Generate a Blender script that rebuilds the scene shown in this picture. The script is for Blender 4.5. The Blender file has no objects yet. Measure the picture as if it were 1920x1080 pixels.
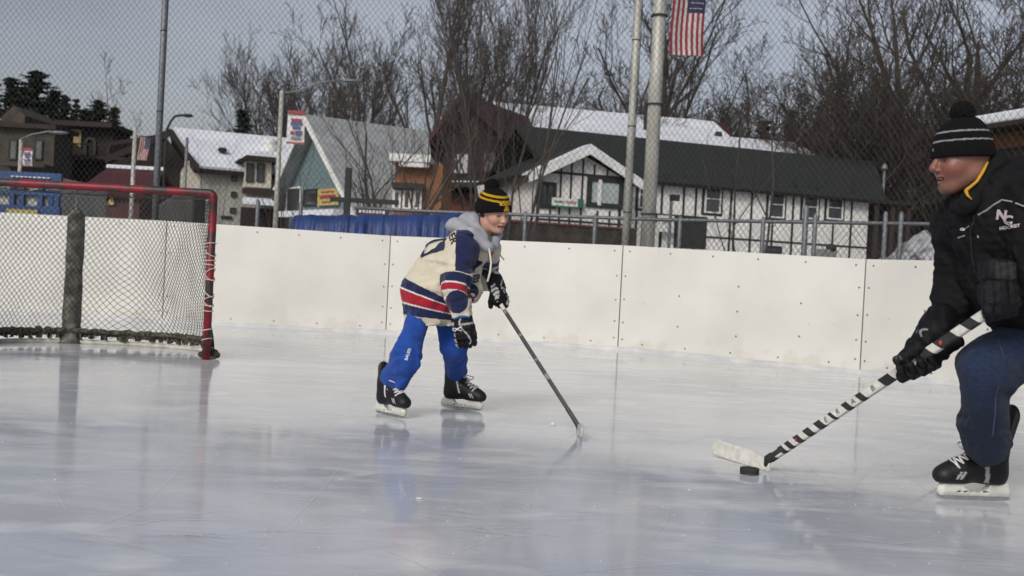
import bpy, bmesh, math, random
import numpy as np
from mathutils import Vector, Matrix, noise as mnoise
from mathutils.bvhtree import BVHTree
R = math.radians
SC = bpy.context.scene
COL = SC.collection
# ---------------------------------------------------------------- camera
FPX = 2000.0; CAMH = 0.75; PITCH = R(0.70); ROLL = R(2.95)
_f = Vector((0, math.cos(PITCH), -math.sin(PITCH)))
_u0 = Vector((0, math.sin(PITCH), math.cos(PITCH)))
_r0 = Vector((1, 0, 0))
RIGHT = _r0*math.cos(ROLL) + _u0*math.sin(ROLL)
UP = _u0*math.cos(ROLL) - _r0*math.sin(ROLL)
FWD = _f
CAM = Vector((0, 0, CAMH))
cd = bpy.data.cameras.new('camera'); cam = bpy.data.objects.new('camera', cd); COL.objects.link(cam)
M = Matrix.Identity(4)
for i in range(3):
    M[i][0] = RIGHT[i]; M[i][1] = UP[i]; M[i][2] = -FWD[i]; M[i][3] = CAM[i]
cam.matrix_world = M
cd.sensor_width = 36; cd.lens = 36*FPX/1920; cd.clip_start = 0.05; cd.clip_end = 2000
cd.dof.use_dof = True; cd.dof.focus_distance = 5.3; cd.dof.aperture_fstop = 4.5
SC.camera = cam
# ---------------------------------------------------------------- sky, sun, exposure
SUN_EL = R(34); SUN_AZ = R(205)       # azimuth clockwise from +Y: behind the photographer, to the left
w = bpy.data.worlds.new('World'); SC.world = w; w.use_nodes = True
nt = w.node_tree; nt.nodes.clear()
out = nt.nodes.new('ShaderNodeOutputWorld'); bg = nt.nodes.new('ShaderNodeBackground')
sky = nt.nodes.new('ShaderNodeTexSky'); sky.sky_type = 'NISHITA'; sky.sun_disc = False
sky.sun_elevation = SUN_EL; sky.sun_rotation = SUN_AZ; sky.air_density = 1.2; sky.dust_density = 3.0; sky.ozone_density = 1.2
hsv = nt.nodes.new('ShaderNodeHueSaturation'); hsv.inputs['Saturation'].default_value = 0.42
tc = nt.nodes.new('ShaderNodeTexCoord'); mp = nt.nodes.new('ShaderNodeMapping'); mp.inputs['Scale'].default_value = (1.0, 1.0, 3.2)
ns = nt.nodes.new('ShaderNodeTexNoise'); ns.inputs['Scale'].default_value = 2.2; ns.inputs['Detail'].default_value = 5; ns.inputs['Distortion'].default_value = .4
rp = nt.nodes.new('ShaderNodeValToRGB'); rp.color_ramp.elements[0].position = .3; rp.color_ramp.elements[0].color = (.80, .815, .92, 1)
rp.color_ramp.elements[1].position = .75; rp.color_ramp.elements[1].color = (1.20, 1.165, 1.20, 1)
mx = nt.nodes.new('ShaderNodeMix'); mx.data_type = 'RGBA'; mx.blend_type = 'MULTIPLY'; mx.inputs[0].default_value = 1.0
L = nt.links.new
L(tc.outputs['Generated'], mp.inputs[0]); L(mp.outputs[0], ns.inputs['Vector']); L(ns.outputs[0], rp.inputs[0])
L(sky.outputs[0], hsv.inputs['Color']); L(hsv.outputs[0], mx.inputs[6]); L(rp.outputs[0], mx.inputs[7])
L(mx.outputs[2], bg.inputs[0]); bg.inputs[1].default_value = 0.094; L(bg.outputs[0], out.inputs[0])
sd = bpy.data.lights.new('sun', 'SUN'); sd.energy = 1.65; sd.angle = R(20); sd.color = (1.0, .965, .87)
so = bpy.data.objects.new('sun', sd); COL.objects.link(so)
_sd = Vector((math.sin(SUN_AZ)*math.cos(SUN_EL), math.cos(SUN_AZ)*math.cos(SUN_EL), math.sin(SUN_EL)))
so.rotation_euler = _sd.to_track_quat('Z', 'Y').to_euler(); so.location = _sd*30
SC.view_settings.view_transform = 'Standard'; SC.view_settings.look = 'None'; SC.view_settings.gamma = 1
SC.view_settings.exposure = 0.0
# ---------------------------------------------------------------- helpers
def P(px, py, d):
    return CAM + (FWD + RIGHT*((px-960)/FPX) + UP*((540-py)/FPX))*d
def G(px, py, z=0.0):
    v = FWD + RIGHT*((px-960)/FPX) + UP*((540-py)/FPX)
    return CAM + v*((z-CAMH)/v.z)
def proj(p):
    q = Vector(p)-CAM; d = q.dot(FWD)
    return 960+q.dot(RIGHT)/d*FPX, 540-q.dot(UP)/d*FPX, d
WM = {}
def empty(name, loc=(0, 0, 0), rz=0.0, label=None, cat=None, group=None):
    o = bpy.data.objects.new(name, None); COL.objects.link(o)
    o.location = loc; o.rotation_euler = (0, 0, rz); o.empty_display_size = .2
    WM[o.name] = Matrix.Translation(loc) @ Matrix.Rotation(rz, 4, 'Z')
    return tag(o, label, cat, group)
def tag(o, label=None, cat=None, group=None, kind=None):
    if label: o['label'] = label
    if cat: o['category'] = cat
    if group: o['group'] = group
    if kind: o['kind'] = kind
    return o
class MB:
    def __init__(s): s.v = []; s.f = []; s.m = []
    def add(s, vs, fs, mi=0):
        n = len(s.v); s.v += [tuple(v) for v in vs]; s.f += [tuple(i+n for i in f) for f in fs]; s.m += [mi]*len(fs); return s
    def box(s, lo, hi, mi=0, mat=None):
        x0, y0, z0 = lo; x1, y1, z1 = hi
        vs = [Vector(c) for c in ((x0,y0,z0),(x1,y0,z0),(x1,y1,z0),(x0,y1,z0),(x0,y0,z1),(x1,y0,z1),(x1,y1,z1),(x0,y1,z1))]
        if mat is not None: vs = [mat @ v for v in vs]
        return s.add(vs, [(0,3,2,1),(4,5,6,7),(0,1,5,4),(1,2,6,5),(2,3,7,6),(3,0,4,7)], mi)
    def prism(s, poly, off, mi=0):
        n = len(poly); off = Vector(off); a = [Vector(p) for p in poly]; b = [p+off for p in a]
        return s.add(a+b, [tuple(range(n))[::-1], tuple(range(n, 2*n))]+[(i, (i+1) % n, n+(i+1) % n, n+i) for i in range(n)], mi)
    def tube(s, pts, r, sides=6, mi=0, caps=True):
        pts = [Vector(p) for p in pts]; n = len(pts)
        rs = r if isinstance(r, (list, tuple)) else [r]*n
        vs = []; prev = None
        for i, p in enumerate(pts):
            t = (pts[min(i+1, n-1)]-pts[max(i-1, 0)])
            t = t.normalized() if t.length > 1e-9 else Vector((0, 0, 1))
            a = prev if prev is not None else (Vector((0, 0, 1)) if abs(t.z) < .9 else Vector((1, 0, 0)))
            a = (a-t*a.dot(t)); a = a.normalized() if a.length > 1e-6 else t.orthogonal().normalized()
            b = t.cross(a); prev = a
            for k in range(sides):
                w_ = 2*math.pi*k/sides; vs.append(p+(a*math.cos(w_)+b*math.sin(w_))*rs[i])
        fs = [(i*sides+k, i*sides+(k+1) % sides, (i+1)*sides+(k+1) % sides, (i+1)*sides+k) for i in range(n-1) for k in range(sides)]
        if caps: fs += [tuple(range(sides))[::-1], tuple(range((n-1)*sides, n*sides))]
        return s.add(vs, fs, mi)
    def ball(s, c, r, seg=10, rings=6, mi=0):
        c = Vector(c); r = r if isinstance(r, (tuple, list)) else (r, r, r)
        vs = [c+Vector((0, 0, r[2]))]
        for i in range(1, rings):
            a = math.pi*i/rings
            for k in range(seg):
                b = 2*math.pi*k/seg; vs.append(c+Vector((r[0]*math.sin(a)*math.cos(b), r[1]*math.sin(a)*math.sin(b), r[2]*math.cos(a))))
        vs.append(c-Vector((0, 0, r[2])))
        fs = [(0, 1+k, 1+(k+1) % seg) for k in range(seg)]
        for i in range(rings-2):
            for k in range(seg):
                a0 = 1+i*seg+k; a1 = 1+i*seg+(k+1) % seg; fs.append((a0, a0+seg, a1+seg, a1))
        e = len(vs)-1; b0 = 1+(rings-2)*seg
        fs += [(b0+(k+1) % seg, b0+k, e) for k in range(seg)]
        return s.add(vs, fs, mi)
    def mesh(s, name='m', smooth=False):
        me = bpy.data.meshes.new(name); me.from_pydata(s.v, [], s.f)
        if any(s.m): me.polygons.foreach_set('material_index', s.m)
        if smooth: me.polygons.foreach_set('use_smooth', [True]*len(s.f))
        me.update(); return me
def obj(name, me, mat=None, parent=None, smooth=False, world=True):
    if isinstance(me, MB): me = me.mesh(name, smooth)
    o = bpy.data.objects.new(name, me); COL.objects.link(o)
    if mat is not None and len(me.materials) == 0:
        for m_ in (mat if isinstance(mat, (list, tuple)) else [mat]): me.materials.append(m_)
    if parent is not None:
        o.parent = parent
        if world: o.matrix_parent_inverse = WM.get(parent.name, Matrix.Identity(4)).inverted()
        elif parent.name in WM and parent.type == 'MESH': pass
    if not world and parent is not None and parent.type == 'EMPTY': WM[o.name] = WM[parent.name].copy()
    return o
def copy_tree(o, parent=None):
    c = o.copy(); COL.objects.link(c)
    if parent is not None: c.parent = parent
    for ch in list(o.children): copy_tree(ch, c)
    return c
def bevel(o, wd=.01, seg=2):
    m = o.modifiers.new('bevel', 'BEVEL'); m.width = wd; m.segments = seg; m.limit_method = 'ANGLE'; return o
# ---------------------------------------------------------------- materials
def mat(name, c1, c2=None, rough=.7, scale=4.0, bump=0.0, bscale=None, metal=0.0, spec=.5, detail=6, stretch=None, lo=.35, hi=.65, coat=0.0, sheen=0.0, attr=None, emit=None):
    m = bpy.data.materials.new(name); m.use_nodes = True; n = m.node_tree; b = n.nodes['Principled BSDF']; l = n.links.new
    b.inputs['Roughness'].default_value = rough; b.inputs['Metallic'].default_value = metal
    b.inputs['Specular IOR Level'].default_value = spec; b.inputs['Coat Weight'].default_value = coat
    b.inputs['Sheen Weight'].default_value = sheen
    c1 = tuple(c1)+(1,)
    t = n.nodes.new('ShaderNodeTexCoord'); mpp = n.nodes.new('ShaderNodeMapping'); l(t.outputs['Object'], mpp.inputs[0])
    if stretch: mpp.inputs['Scale'].default_value = stretch
    ntx = n.nodes.new('ShaderNodeTexNoise'); ntx.inputs['Scale'].default_value = scale; ntx.inputs['Detail'].default_value = detail
    l(mpp.outputs[0], ntx.inputs['Vector'])
    rmp = n.nodes.new('ShaderNodeValToRGB'); rmp.color_ramp.elements[0].position = lo; rmp.color_ramp.elements[1].position = hi
    l(ntx.outputs[0], rmp.inputs[0])
    if attr:
        a = n.nodes.new('ShaderNodeAttribute'); a.attribute_name = attr
        v = .12 if c2 is None else c2
        rmp.color_ramp.elements[0].color = (1-v, 1-v, 1-v, 1); rmp.color_ramp.elements[1].color = (1, 1, 1, 1)
        q = n.nodes.new('ShaderNodeMix'); q.data_type = 'RGBA'; q.blend_type = 'MULTIPLY'; q.inputs[0].default_value = 1
        l(a.outputs['Color'], q.inputs[6]); l(rmp.outputs[0], q.inputs[7]); l(q.outputs[2], b.inputs['Base Color'])
    else:
        c2 = tuple(c2)+(1,) if c2 is not None else tuple(x*.82 for x in c1[:3])+(1,)
        rmp.color_ramp.elements[0].color = c1; rmp.color_ramp.elements[1].color = c2
        l(rmp.outputs[0], b.inputs['Base Color'])
    if bump:
        bn = n.nodes.new('ShaderNodeTexNoise'); bn.inputs['Scale'].default_value = bscale or scale*6; bn.inputs['Detail'].default_value = 4
        l(mpp.outputs[0], bn.inputs['Vector'])
        bb = n.nodes.new('ShaderNodeBump'); bb.inputs['Strength'].default_value = bump; bb.inputs['Distance'].default_value = .01
        l(bn.outputs[0], bb.inputs['Height']); l(bb.outputs[0], b.inputs['Normal'])
    return m
# ================================================================ SETTING: rink, ground
def ice_mat():
    m = bpy.data.materials.new('ice'); m.use_nodes = True; n = m.node_tree; b = n.nodes['Principled BSDF']; l = n.links.new
    t = n.nodes.new('ShaderNodeTexCoord')
    def noise(scale, det=5, st=(1, 1, 1), rot=0, dist=0):
        mp_ = n.nodes.new('ShaderNodeMapping'); mp_.inputs['Scale'].default_value = st; mp_.inputs['Rotation'].default_value = (0, 0, rot)
        l(t.outputs['Object'], mp_.inputs[0])
        x = n.nodes.new('ShaderNodeTexNoise'); x.inputs['Scale'].default_value = scale; x.inputs['Detail'].default_value = det; x.inputs['Distortion'].default_value = dist
        l(mp_.outputs[0], x.inputs['Vector']); return x.outputs[0]
    def ramp(src, p0, p1, v0=0, v1=1):
        r_ = n.nodes.new('ShaderNodeMapRange'); r_.inputs[1].default_value = p0; r_.inputs[2].default_value = p1
        r_.inputs[3].default_value = v0; r_.inputs[4].default_value = v1; l(src, r_.inputs[0]); return r_.outputs[0]
    def mixc(f, a, c):
        q = n.nodes.new('ShaderNodeMix'); q.data_type = 'RGBA'; l(f, q.inputs[0])
        for i, x in ((6, a), (7, c)):
            if isinstance(x, tuple): q.inputs[i].default_value = x+(1,)
            else: l(x, q.inputs[i])
        return q.outputs[2]
    def mth(op, a, c):
        q = n.nodes.new('ShaderNodeMath'); q.operation = op
        for i, x in ((0, a), (1, c)):
            if isinstance(x, (int, float)): q.inputs[i].default_value = x
            else: l(x, q.inputs[i])
        return q.outputs[0]
    big = noise(.55, 5, (1, 1.6, 1), .3, .6); mid = noise(2.4, 7, (1, 2.2, 1), -.2, .5)
    fine = noise(14, 8, (1, 2.5, 1), .1)
    col = mixc(ramp(big, .38, .64), (.44, .47, .525), (.64, .65, .665))
    col = mixc(ramp(mid, .50, .68, 0, .75), col, (.74, .745, .75))
    dk = noise(1.3, 4, (1.0, 2.6, 1), .25, .3)
    col = mixc(ramp(dk, .62, .76, 0, .4), col, (.30, .33, .375))
    # skate scratches: stretched noises in several directions, thresholded thin
    sc = None
    for k, (rot, s) in enumerate(((.35, 3.0), (-.5, 2.2), (1.1, 2.6), (-.12, 3.6), (2.0, 2.4))):
        a = noise(s, 2, (.12, 9, 1), rot, .25)
        li = mth('LESS_THAN', mth('ABSOLUTE', mth('SUBTRACT', a, .5+.02*k), 0), .0035)
        msk = ramp(noise(1.1+.3*k, 3), .5, .62)
        li = mth('MULTIPLY', li, msk)
        sc = li if sc is None else mth('MAXIMUM', sc, li)
    col = mixc(mth('MULTIPLY', sc, .55), col, (.82, .83, .85))
    spk = ramp(fine, .66, .74, 0, .45)
    col = mixc(spk, col, (.78, .79, .8))
    l(col, b.inputs['Base Color'])
    ro = mth('ADD', ramp(mid, .35, .7, .035, .13), mth('MULTIPLY', ramp(fine, .45, .7), .08))
    l(ro, b.inputs['Roughness']); b.inputs['IOR'].default_value = 1.31; b.inputs['Specular IOR Level'].default_value = .5
    bp = n.nodes.new('ShaderNodeBump'); bp.inputs['Strength'].default_value = .035; bp.inputs['Distance'].default_value = .004
    hh = mth('ADD', mth('ADD', mth('MULTIPLY', noise(9, 6, (1, 3.2, 1), .1), 1.0), mth('MULTIPLY', noise(2.2, 3, (1, 3.5, 1)), 2.0)), mth('MULTIPLY', sc, .35))
    l(hh, bp.inputs['Height']); l(bp.outputs[0], b.inputs['Normal'])
    return m
M_ICE = ice_mat()
# foot of the boards, as ground points
BP = [G(-1250, 566), G(-760, 572), G(-170, 586), G(281, 607), G(723, 626), G(1158, 656), G(1612, 700)]
BP = [Vector((p.x, p.y, 0)) for p in BP]
BP[3].y = (BP[4].y+.05); s0 = (BP[3]-BP[4]).normalized()
for i in (2, 1, 0): BP[i] = BP[i+1]+(s0+Vector((0, (-.02, -.03, 0)[i], 0))).normalized()*2.44
d_ = (BP[6]-BP[5]).normalized()
ang = math.atan2(d_.y, d_.x)
p = BP[6].copy()
for k in range(4):
    ang -= R(20 if k == 0 else 17); p = p+Vector((math.cos(ang), math.sin(ang), 0))*2.44; BP.append(p.copy())
BH = 1.09
TOPS = {3: (288, 413), 4: (728, 442), 5: (1165, 460), 6: (1622, 486)}
BZ = [P(TOPS[i][0], TOPS[i][1], (BP[i]-CAM).dot(FWD)).z if i in TOPS else None for i in range(len(BP))]
for i in (2, 1, 0): BZ[i] = BZ[3]
for i in range(7, len(BP)): BZ[i] = BZ[6]
print('BZ', BZ)
# ice sheet polygon inside the boards
mb = MB()
poly = [(q.x, q.y-.004, 0) for q in BP]
poly = [(-13, -8, 0), (-13, BP[0].y, 0)]+poly+[(BP[-1].x, -8, 0)]
mb.add(poly, [tuple(range(len(poly)))[::-1]])
ice = tag(obj('ice_rink', mb, M_ICE), kind='structure')
M_GROUND = mat('ground_snow', (.62, .64, .68), (.16, .145, .12), .9, .35, .4, 3, lo=.42, hi=.6)
mb = MB(); mb.add([(-400, -60, -.06), (400, -60, -.06), (400, 600, -.06), (-400, 600, -.06)], [(0, 1, 2, 3)])
tag(obj('ground', mb, M_GROUND), kind='structure')
M_ASPH = mat('road_asphalt', (.06, .06, .062), (.12, .12, .13), .9, .8, .3, 20)
mb = MB(); mb.box((-90, 24, -.2), (90, 33, -.04)); tag(obj('road', mb, M_ASPH), kind='structure')
# wooded rise behind the houses
M_HILL = mat('hill_litter', (.035, .028, .022), (.10, .085, .07), 1.0, .25, .8, 2, lo=.35, hi=.75)
mb = MB(); nx, ny = 90, 26; vs = []
for j in range(ny+1):
    for i in range(nx+1):
        x = -150+300*i/nx; y = 66+130*j/ny
        t = j/ny; z = (max(0, min(1, (x+8)/55))*9+2)*min(1, t*2.2)+mnoise.noise(Vector((x*.05, y*.05, 3)))*1.6*min(1, t*5)
        vs.append((x, y, z-.3))
mb.add(vs, [(j*(nx+1)+i, j*(nx+1)+i+1, (j+1)*(nx+1)+i+1, (j+1)*(nx+1)+i) for j in range(ny) for i in range(nx)])
tag(obj('hill', mb, M_HILL, smooth=True), kind='structure')

# ---------------------------------------------------------------- boards
def board_mat():
    m = mat('board_white', (.675, .663, .61), (.575, .565, .52), .42, 1.3, .05, 30, lo=.4, hi=.75)
    n = m.node_tree; l = n.links.new; b = n.nodes['Principled BSDF']
    src = b.inputs['Base Color'].links[0].from_socket
    t = n.nodes.new('ShaderNodeTexCoord')
    v = n.nodes.new('ShaderNodeTexVoronoi'); v.inputs['Scale'].default_value = 7.5; l(t.outputs['Object'], v.inputs['Vector'])
    lt = n.nodes.new('ShaderNodeMath'); lt.operation = 'LESS_THAN'; lt.inputs[1].default_value = .055; l(v.outputs['Distance'], lt.inputs[0])
    mk = n.nodes.new('ShaderNodeTexNoise'); mk.inputs['Scale'].default_value = 2.0; l(t.outputs['Object'], mk.inputs['Vector'])
    g = n.nodes.new('ShaderNodeMath'); g.operation = 'GREATER_THAN'; g.inputs[1].default_value = .53; l(mk.outputs[0], g.inputs[0])
    mu = n.nodes.new('ShaderNodeMath'); mu.operation = 'MULTIPLY'; l(lt.outputs[0], mu.inputs[0]); l(g.outputs[0], mu.inputs[1])
    mu2 = n.nodes.new('ShaderNodeMath'); mu2.operation = 'MULTIPLY'; l(mu.outputs[0], mu2.inputs[0]); mu2.inputs[1].default_value = .6
    q = n.nodes.new('ShaderNodeMix'); q.data_type = 'RGBA'; l(mu2.outputs[0], q.inputs[0]); l(src, q.inputs[6]); q.inputs[7].default_value = (.22, .21, .2, 1)
    # scuffed, dirtier towards the foot: a band of dirt with its own ragged shape
    sx = n.nodes.new('ShaderNodeSeparateXYZ'); l(t.outputs['Object'], sx.inputs[0])
    nz = n.nodes.new('ShaderNodeTexNoise'); nz.inputs['Scale'].default_value = 6; nz.inputs['Detail'].default_value = 9; l(t.outputs['Object'], nz.inputs['Vector'])
    mr = n.nodes.new('ShaderNodeMapRange'); mr.inputs[1].default_value = .0; mr.inputs[2].default_value = .42; mr.inputs[3].default_value = .16; mr.inputs[4].default_value = -.12
    l(sx.outputs[2], mr.inputs[0])
    ad = n.nodes.new('ShaderNodeMath'); ad.operation = 'ADD'; l(nz.outputs[0], ad.inputs[0]); l(mr.outputs[0], ad.inputs[1])
    m2 = n.nodes.new('ShaderNodeMapRange'); m2.inputs[1].default_value = .6; m2.inputs[2].default_value = .72; m2.inputs[4].default_value = .55; l(ad.outputs[0], m2.inputs[0])
    # puck marks: short dark streaks
    mpk = n.nodes.new('ShaderNodeMapping'); mpk.inputs['Scale'].default_value = (1, 1, 3.2); mpk.inputs['Rotation'].default_value = (0, .5, 0); l(t.outputs['Object'], mpk.inputs[0])
    vk = n.nodes.new('ShaderNodeTexVoronoi'); vk.inputs['Scale'].default_value = 4.5; l(mpk.outputs[0], vk.inputs['Vector'])
    lk = n.nodes.new('ShaderNodeMath'); lk.operation = 'LESS_THAN'; lk.inputs[1].default_value = .035; l(vk.outputs['Distance'], lk.inputs[0])
    mk_ = n.nodes.new('ShaderNodeMath'); mk_.operation = 'MULTIPLY'; mk_.inputs[1].default_value = .5; l(lk.outputs[0], mk_.inputs[0])
    qk = n.nodes.new('ShaderNodeMix'); qk.data_type = 'RGBA'; l(mk_.outputs[0], qk.inputs[0]); l(q.outputs[2], qk.inputs[6]); qk.inputs[7].default_value = (.16, .155, .15, 1); q = qk
    q2 = n.nodes.new('ShaderNodeMix'); q2.data_type = 'RGBA'; l(m2.outputs[0], q2.inputs[0]); l(q.outputs[2], q2.inputs[6]); q2.inputs[7].default_value = (.55, .52, .45, 1)
    l(q2.outputs[2], b.inputs['Base Color']); return m
M_BOARD = board_mat()
M_SCREW = mat('screw_dark', (.10, .095, .085), rough=.6)
M_SEAM = mat('board_frame', (.14, .135, .12), rough=.8)
scr = MB(); scr.tube([(0, 0, 0), (0, -.004, 0)], .0085, 8); scr_me = scr.mesh('screw'); scr_me.materials.append(M_SCREW)
LBL = ['far left white rink board panel, left end of the wall past the goal', 'white rink board panel at the left edge behind the goal net', 'white rink board panel behind the left half of the goal',
       'white rink board panel behind the right goal post', 'white rink board panel behind the bent over child', 'white rink board panel to the right of the child behind the child\'s stick',
       'scuffed white rink board panel behind the man\'s gloves at the right corner', 'white rink board panel past the right corner behind the man', 'white rink board panel along the side wall right of the man',
       'last white rink board panel at the near end of the side wall']
def lift(px, d): pass
for i in range(len(BP)-1):
    a, b_ = BP[i], BP[i+1]; dx = (b_-a); ln = dx.length; ez = math.atan2(dx.y, dx.x)
    nm = Vector((-math.sin(ez), math.cos(ez), 0))
    root = empty('rink_board', tuple(a), ez, LBL[min(i, len(LBL)-1)], 'rink board', 'white rink board panels around the ice')
    g = .004; mb = MB(); nseg = 8
    # slightly bowed skin
    vs = []; 
    bowd = .02 if i < 5 else -.10
    for t in range(nseg+1):
        u = t/nseg; x = g+(ln-2*g)*u; y = -bowd*4*u*(1-u)*(.25 if i < 5 else .0)
        zt_ = BZ[i]+(BZ[i+1]-BZ[i])*u; vs += [(x, y, .0), (x, y+.03, .0), (x, y+.03, zt_), (x, y, zt_)]
    fs = []
    for t in range(nseg):
        o_ = t*4
        for k in range(4): fs.append((o_+k, o_+4+k, o_+4+(k+1) % 4, o_+(k+1) % 4))
    fs += [(0, 3, 2, 1)[::-1], tuple(nseg*4+k for k in range(4))]
    mb.add(vs, fs); bevel(obj('panel', mb, M_BOARD, root, world=False), .004, 2)
    mb = MB(); mb.box((0, .035, .02), (ln, .10, .10)); mb.box((0, .035, BH-.12), (ln, .10, BH-.03)); mb.box((-.03, .036, 0), (.03, .12, BH-.02))
    for k in range(1, 4): mb.box((ln*k/4-.02, .036, .1), (ln*k/4+.02, .09, BH-.12))
    obj('back_frame', mb, M_SEAM, root, world=False)
    pos = [(x, BZ[i]+(BZ[i+1]-BZ[i])*x/ln-.06) for x in np.linspace(.09, ln-.09, 6)]+[(.05, z) for z in (.12, .3, .55, .8)]+[(ln-.05, z) for z in (.13, .31, .54, .8)]+[(x, .08) for x in np.linspace(.3, ln-.3, 5)]
    if i >= 5 : pos += [(ln*.27, z) for z in (.3, .62)]+[(ln*.52, z) for z in (.25, .5, .75)]+[(ln*.77, z) for z in (.3, .62)]
    for (x, z) in pos:
        o = bpy.data.objects.new('screw', scr_me); COL.objects.link(o); o.parent = root
        u = x/ln; o.location = (x, -bowd*4*u*(1-u)*(.25 if i < 5 else 0)-.0005, z)
# frozen snow lip along the foot of the boards
M_SNOW = mat('snow', (.72, .74, .78), (.62, .64, .69), .8, 3, .4, 30)
M_LIP = mat('ice_lip', (.62, .62, .61), (.48, .48, .49), .5, 5, .5, 40)
mb = MB(); rng = random.Random(4); rows = []
for i in range(len(BP)-1):
    a, b_ = BP[i], BP[i+1]; t_ = (b_-a).normalized(); nn = Vector((t_.y, -t_.x, 0))
    for k in range(40):
        q = a.lerp(b_, k/40); wv = .05+.035*mnoise.noise(q*1.6)+.02*mnoise.noise(q*7)
        hv = .028+.016*mnoise.noise(q*3+Vector((5, 0, 0)))
        rows.append([q-nn*.0+nn*.003+Vector((0, 0, hv+.01)), q+nn*wv*.5+Vector((0, 0, hv)), q+nn*wv+Vector((0, 0, -.003))])
vs = [v for r_ in rows for v in r_]
mb.add(vs, [(i*3+k, i*3+k+1, (i+1)*3+k+1, (i+1)*3+k) for i in range(len(rows)-1) for k in range(2)])
tag(obj('ice_ridge', mb, M_LIP, smooth=True), kind='structure')
# crossing blade cuts, real thin ribbons of scraped ice
M_CUT = mat('scraped_ice', (.80, .81, .83), (.60, .62, .66), .7, 1.4, lo=.3, hi=.7)
mb = MB(); rng = random.Random(31)
def cut(q, a, ln, cv, w_):
    pts = []; n_ = 14
    for i in range(n_+1):
        pts.append(q.copy()); q = q+Vector((math.cos(a), math.sin(a), 0))*ln/n_; a += cv/n_
    vs = []
    for i, p_ in enumerate(pts):
        t_ = (pts[min(i+1, n_)]-pts[max(i-1, 0)]).normalized(); s_ = Vector((-t_.y, t_.x, 0))*w_*math.sin(math.pi*(i+.3)/(n_+.6)); vs += [p_-s_+Vector((0, 0, .0035)), p_+s_+Vector((0, 0, .0035))]
    mb.add(vs, [(2*i, 2*i+2, 2*i+3, 2*i+1) for i in range(n_)])
for k in range(300):
    px = rng.uniform(-300, 2200); py = 640+440*rng.random()**1.1; q = G(px, py); q.z = 0
    cut(q, rng.choice([rng.gauss(.25, .25), rng.gauss(-.45, .25), rng.gauss(1.0, .4), rng.gauss(2.6, .3)]), rng.uniform(.25, 1.8), rng.gauss(0, .28), rng.uniform(.0004, .0011))
for k in range(60):
    a = rng.uniform(-.4, .3); q = G(rng.gauss(*rng.choice([(1560, 120), (300, 160), (900, 100)])), rng.uniform(820, 1010)); q.z = 0
    for j in range(rng.randint(2, 5)): cut(q+Vector((rng.gauss(0, .02), j*.010, 0)), a+rng.gauss(0, .03), rng.uniform(.1, .4), rng.gauss(0, .2), rng.uniform(.0005, .0012))
tag(obj('ice_scratches', mb, M_CUT), 'thin crossing skate blade cuts in the rink ice', 'skate marks', kind='stuff')
# loose chips and shavings
mb = MB(); rng = random.Random(8)
for k in range(330):
    px = rng.uniform(-100, 2020); py = rng.uniform(640, 1100)
    if rng.random() < .5:
        cx, cy = [(380, 860), (250, 800), (860, 960), (1260, 950), (700, 920), (1700, 880), (1450, 900)][k % 7]; px = rng.gauss(cx, 90); py = max(660, rng.gauss(cy, 45))
    q = G(px, py); s = rng.choice([.0010, .0014, .0018, .0022]) if rng.random() < .975 else .004
    mb.ball(q+Vector((0, 0, s*.3)), (s*rng.uniform(.8, 1.9), s*rng.uniform(.8, 1.5), s*.55), 5, 3)
q = G(1037, 797); mb.ball(q+Vector((0, 0, .006)), (.014, .01, .009), 7, 5)
q = G(786, 936); mb.ball(q+Vector((0, 0, .003)), (.012, .005, .003), 7, 4)
tag(obj('ice_chips', mb, M_SNOW), 'small white ice chips and shavings scattered on the rink', 'ice chips', kind='stuff')

# ---------------------------------------------------------------- fences
M_GALV = mat('galvanised_steel', (.22, .235, .25), (.15, .16, .17), .5, 25, .1, 90, metal=.3)
M_WIRE = mat('fence_wire', (.034, .036, .038), (.022, .023, .025), .8, 10)
M_POLE = mat('weathered_pole', (.50, .50, .44), (.33, .33, .29), .5, 14, .15, 60, metal=.15, stretch=(1, 1, .15))
def off(path, o_):
    out_ = []
    for i, q in enumerate(path):
        t_ = (path[min(i+1, len(path)-1)]-path[max(i-1, 0)]).normalized(); out_.append(q+Vector((-t_.y, t_.x, 0))*o_)
    return out_
def chain(path, z0, z1, cell, wr, mb):
    # two families of zigzag wires laid along the path
    seg = [0]
    for i in range(len(path)-1): seg.append(seg[-1]+(path[i+1]-path[i]).length)
    def at(s):
        i = max(0, min(len(path)-2, int(np.searchsorted(seg, s))-1)); t_ = (s-seg[i])/(seg[i+1]-seg[i]); return path[i].lerp(path[i+1], t_)
    hh = z1-z0; slope = .78
    for sg in (1, -1):
        s = -hh*slope
        while s < seg[-1]+hh*slope:
            # wire from (s,z0) to (s+sg*hh*slope,z1), clipped
            sa, za, sb, zb = s, z0, s+sg*hh*slope, z1
            pts = []
            cuts = [0, 1]+[(x-sa)/(sb-sa) for x in seg]
            cuts = sorted(c for c in cuts if 0 <= c <= 1)
            for c in cuts:
                ss = sa+(sb-sa)*c
                if -1e-6 <= ss <= seg[-1]+1e-6:
                    q = at(ss); pts.append(Vector((q.x, q.y+sg*wr*.8, za+(zb-za)*c)))
            pts = [q for k, q in enumerate(pts) if k == 0 or (q-pts[k-1]).length > 1e-4]
            if len(pts) > 1: mb.tube(pts, wr, 3, caps=False)
            s += cell
TALL = off(BP, .22)
fr = empty('chain_link_fence', tuple(TALL[4]), 0, 'very tall chain link safety fence on steel poles right behind the rink boards', 'fence')
mb = MB(); chain(TALL, BH-.25, 5.4, .066, .0017, mb); obj('wire_mesh', mb, M_WIRE, fr)
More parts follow.
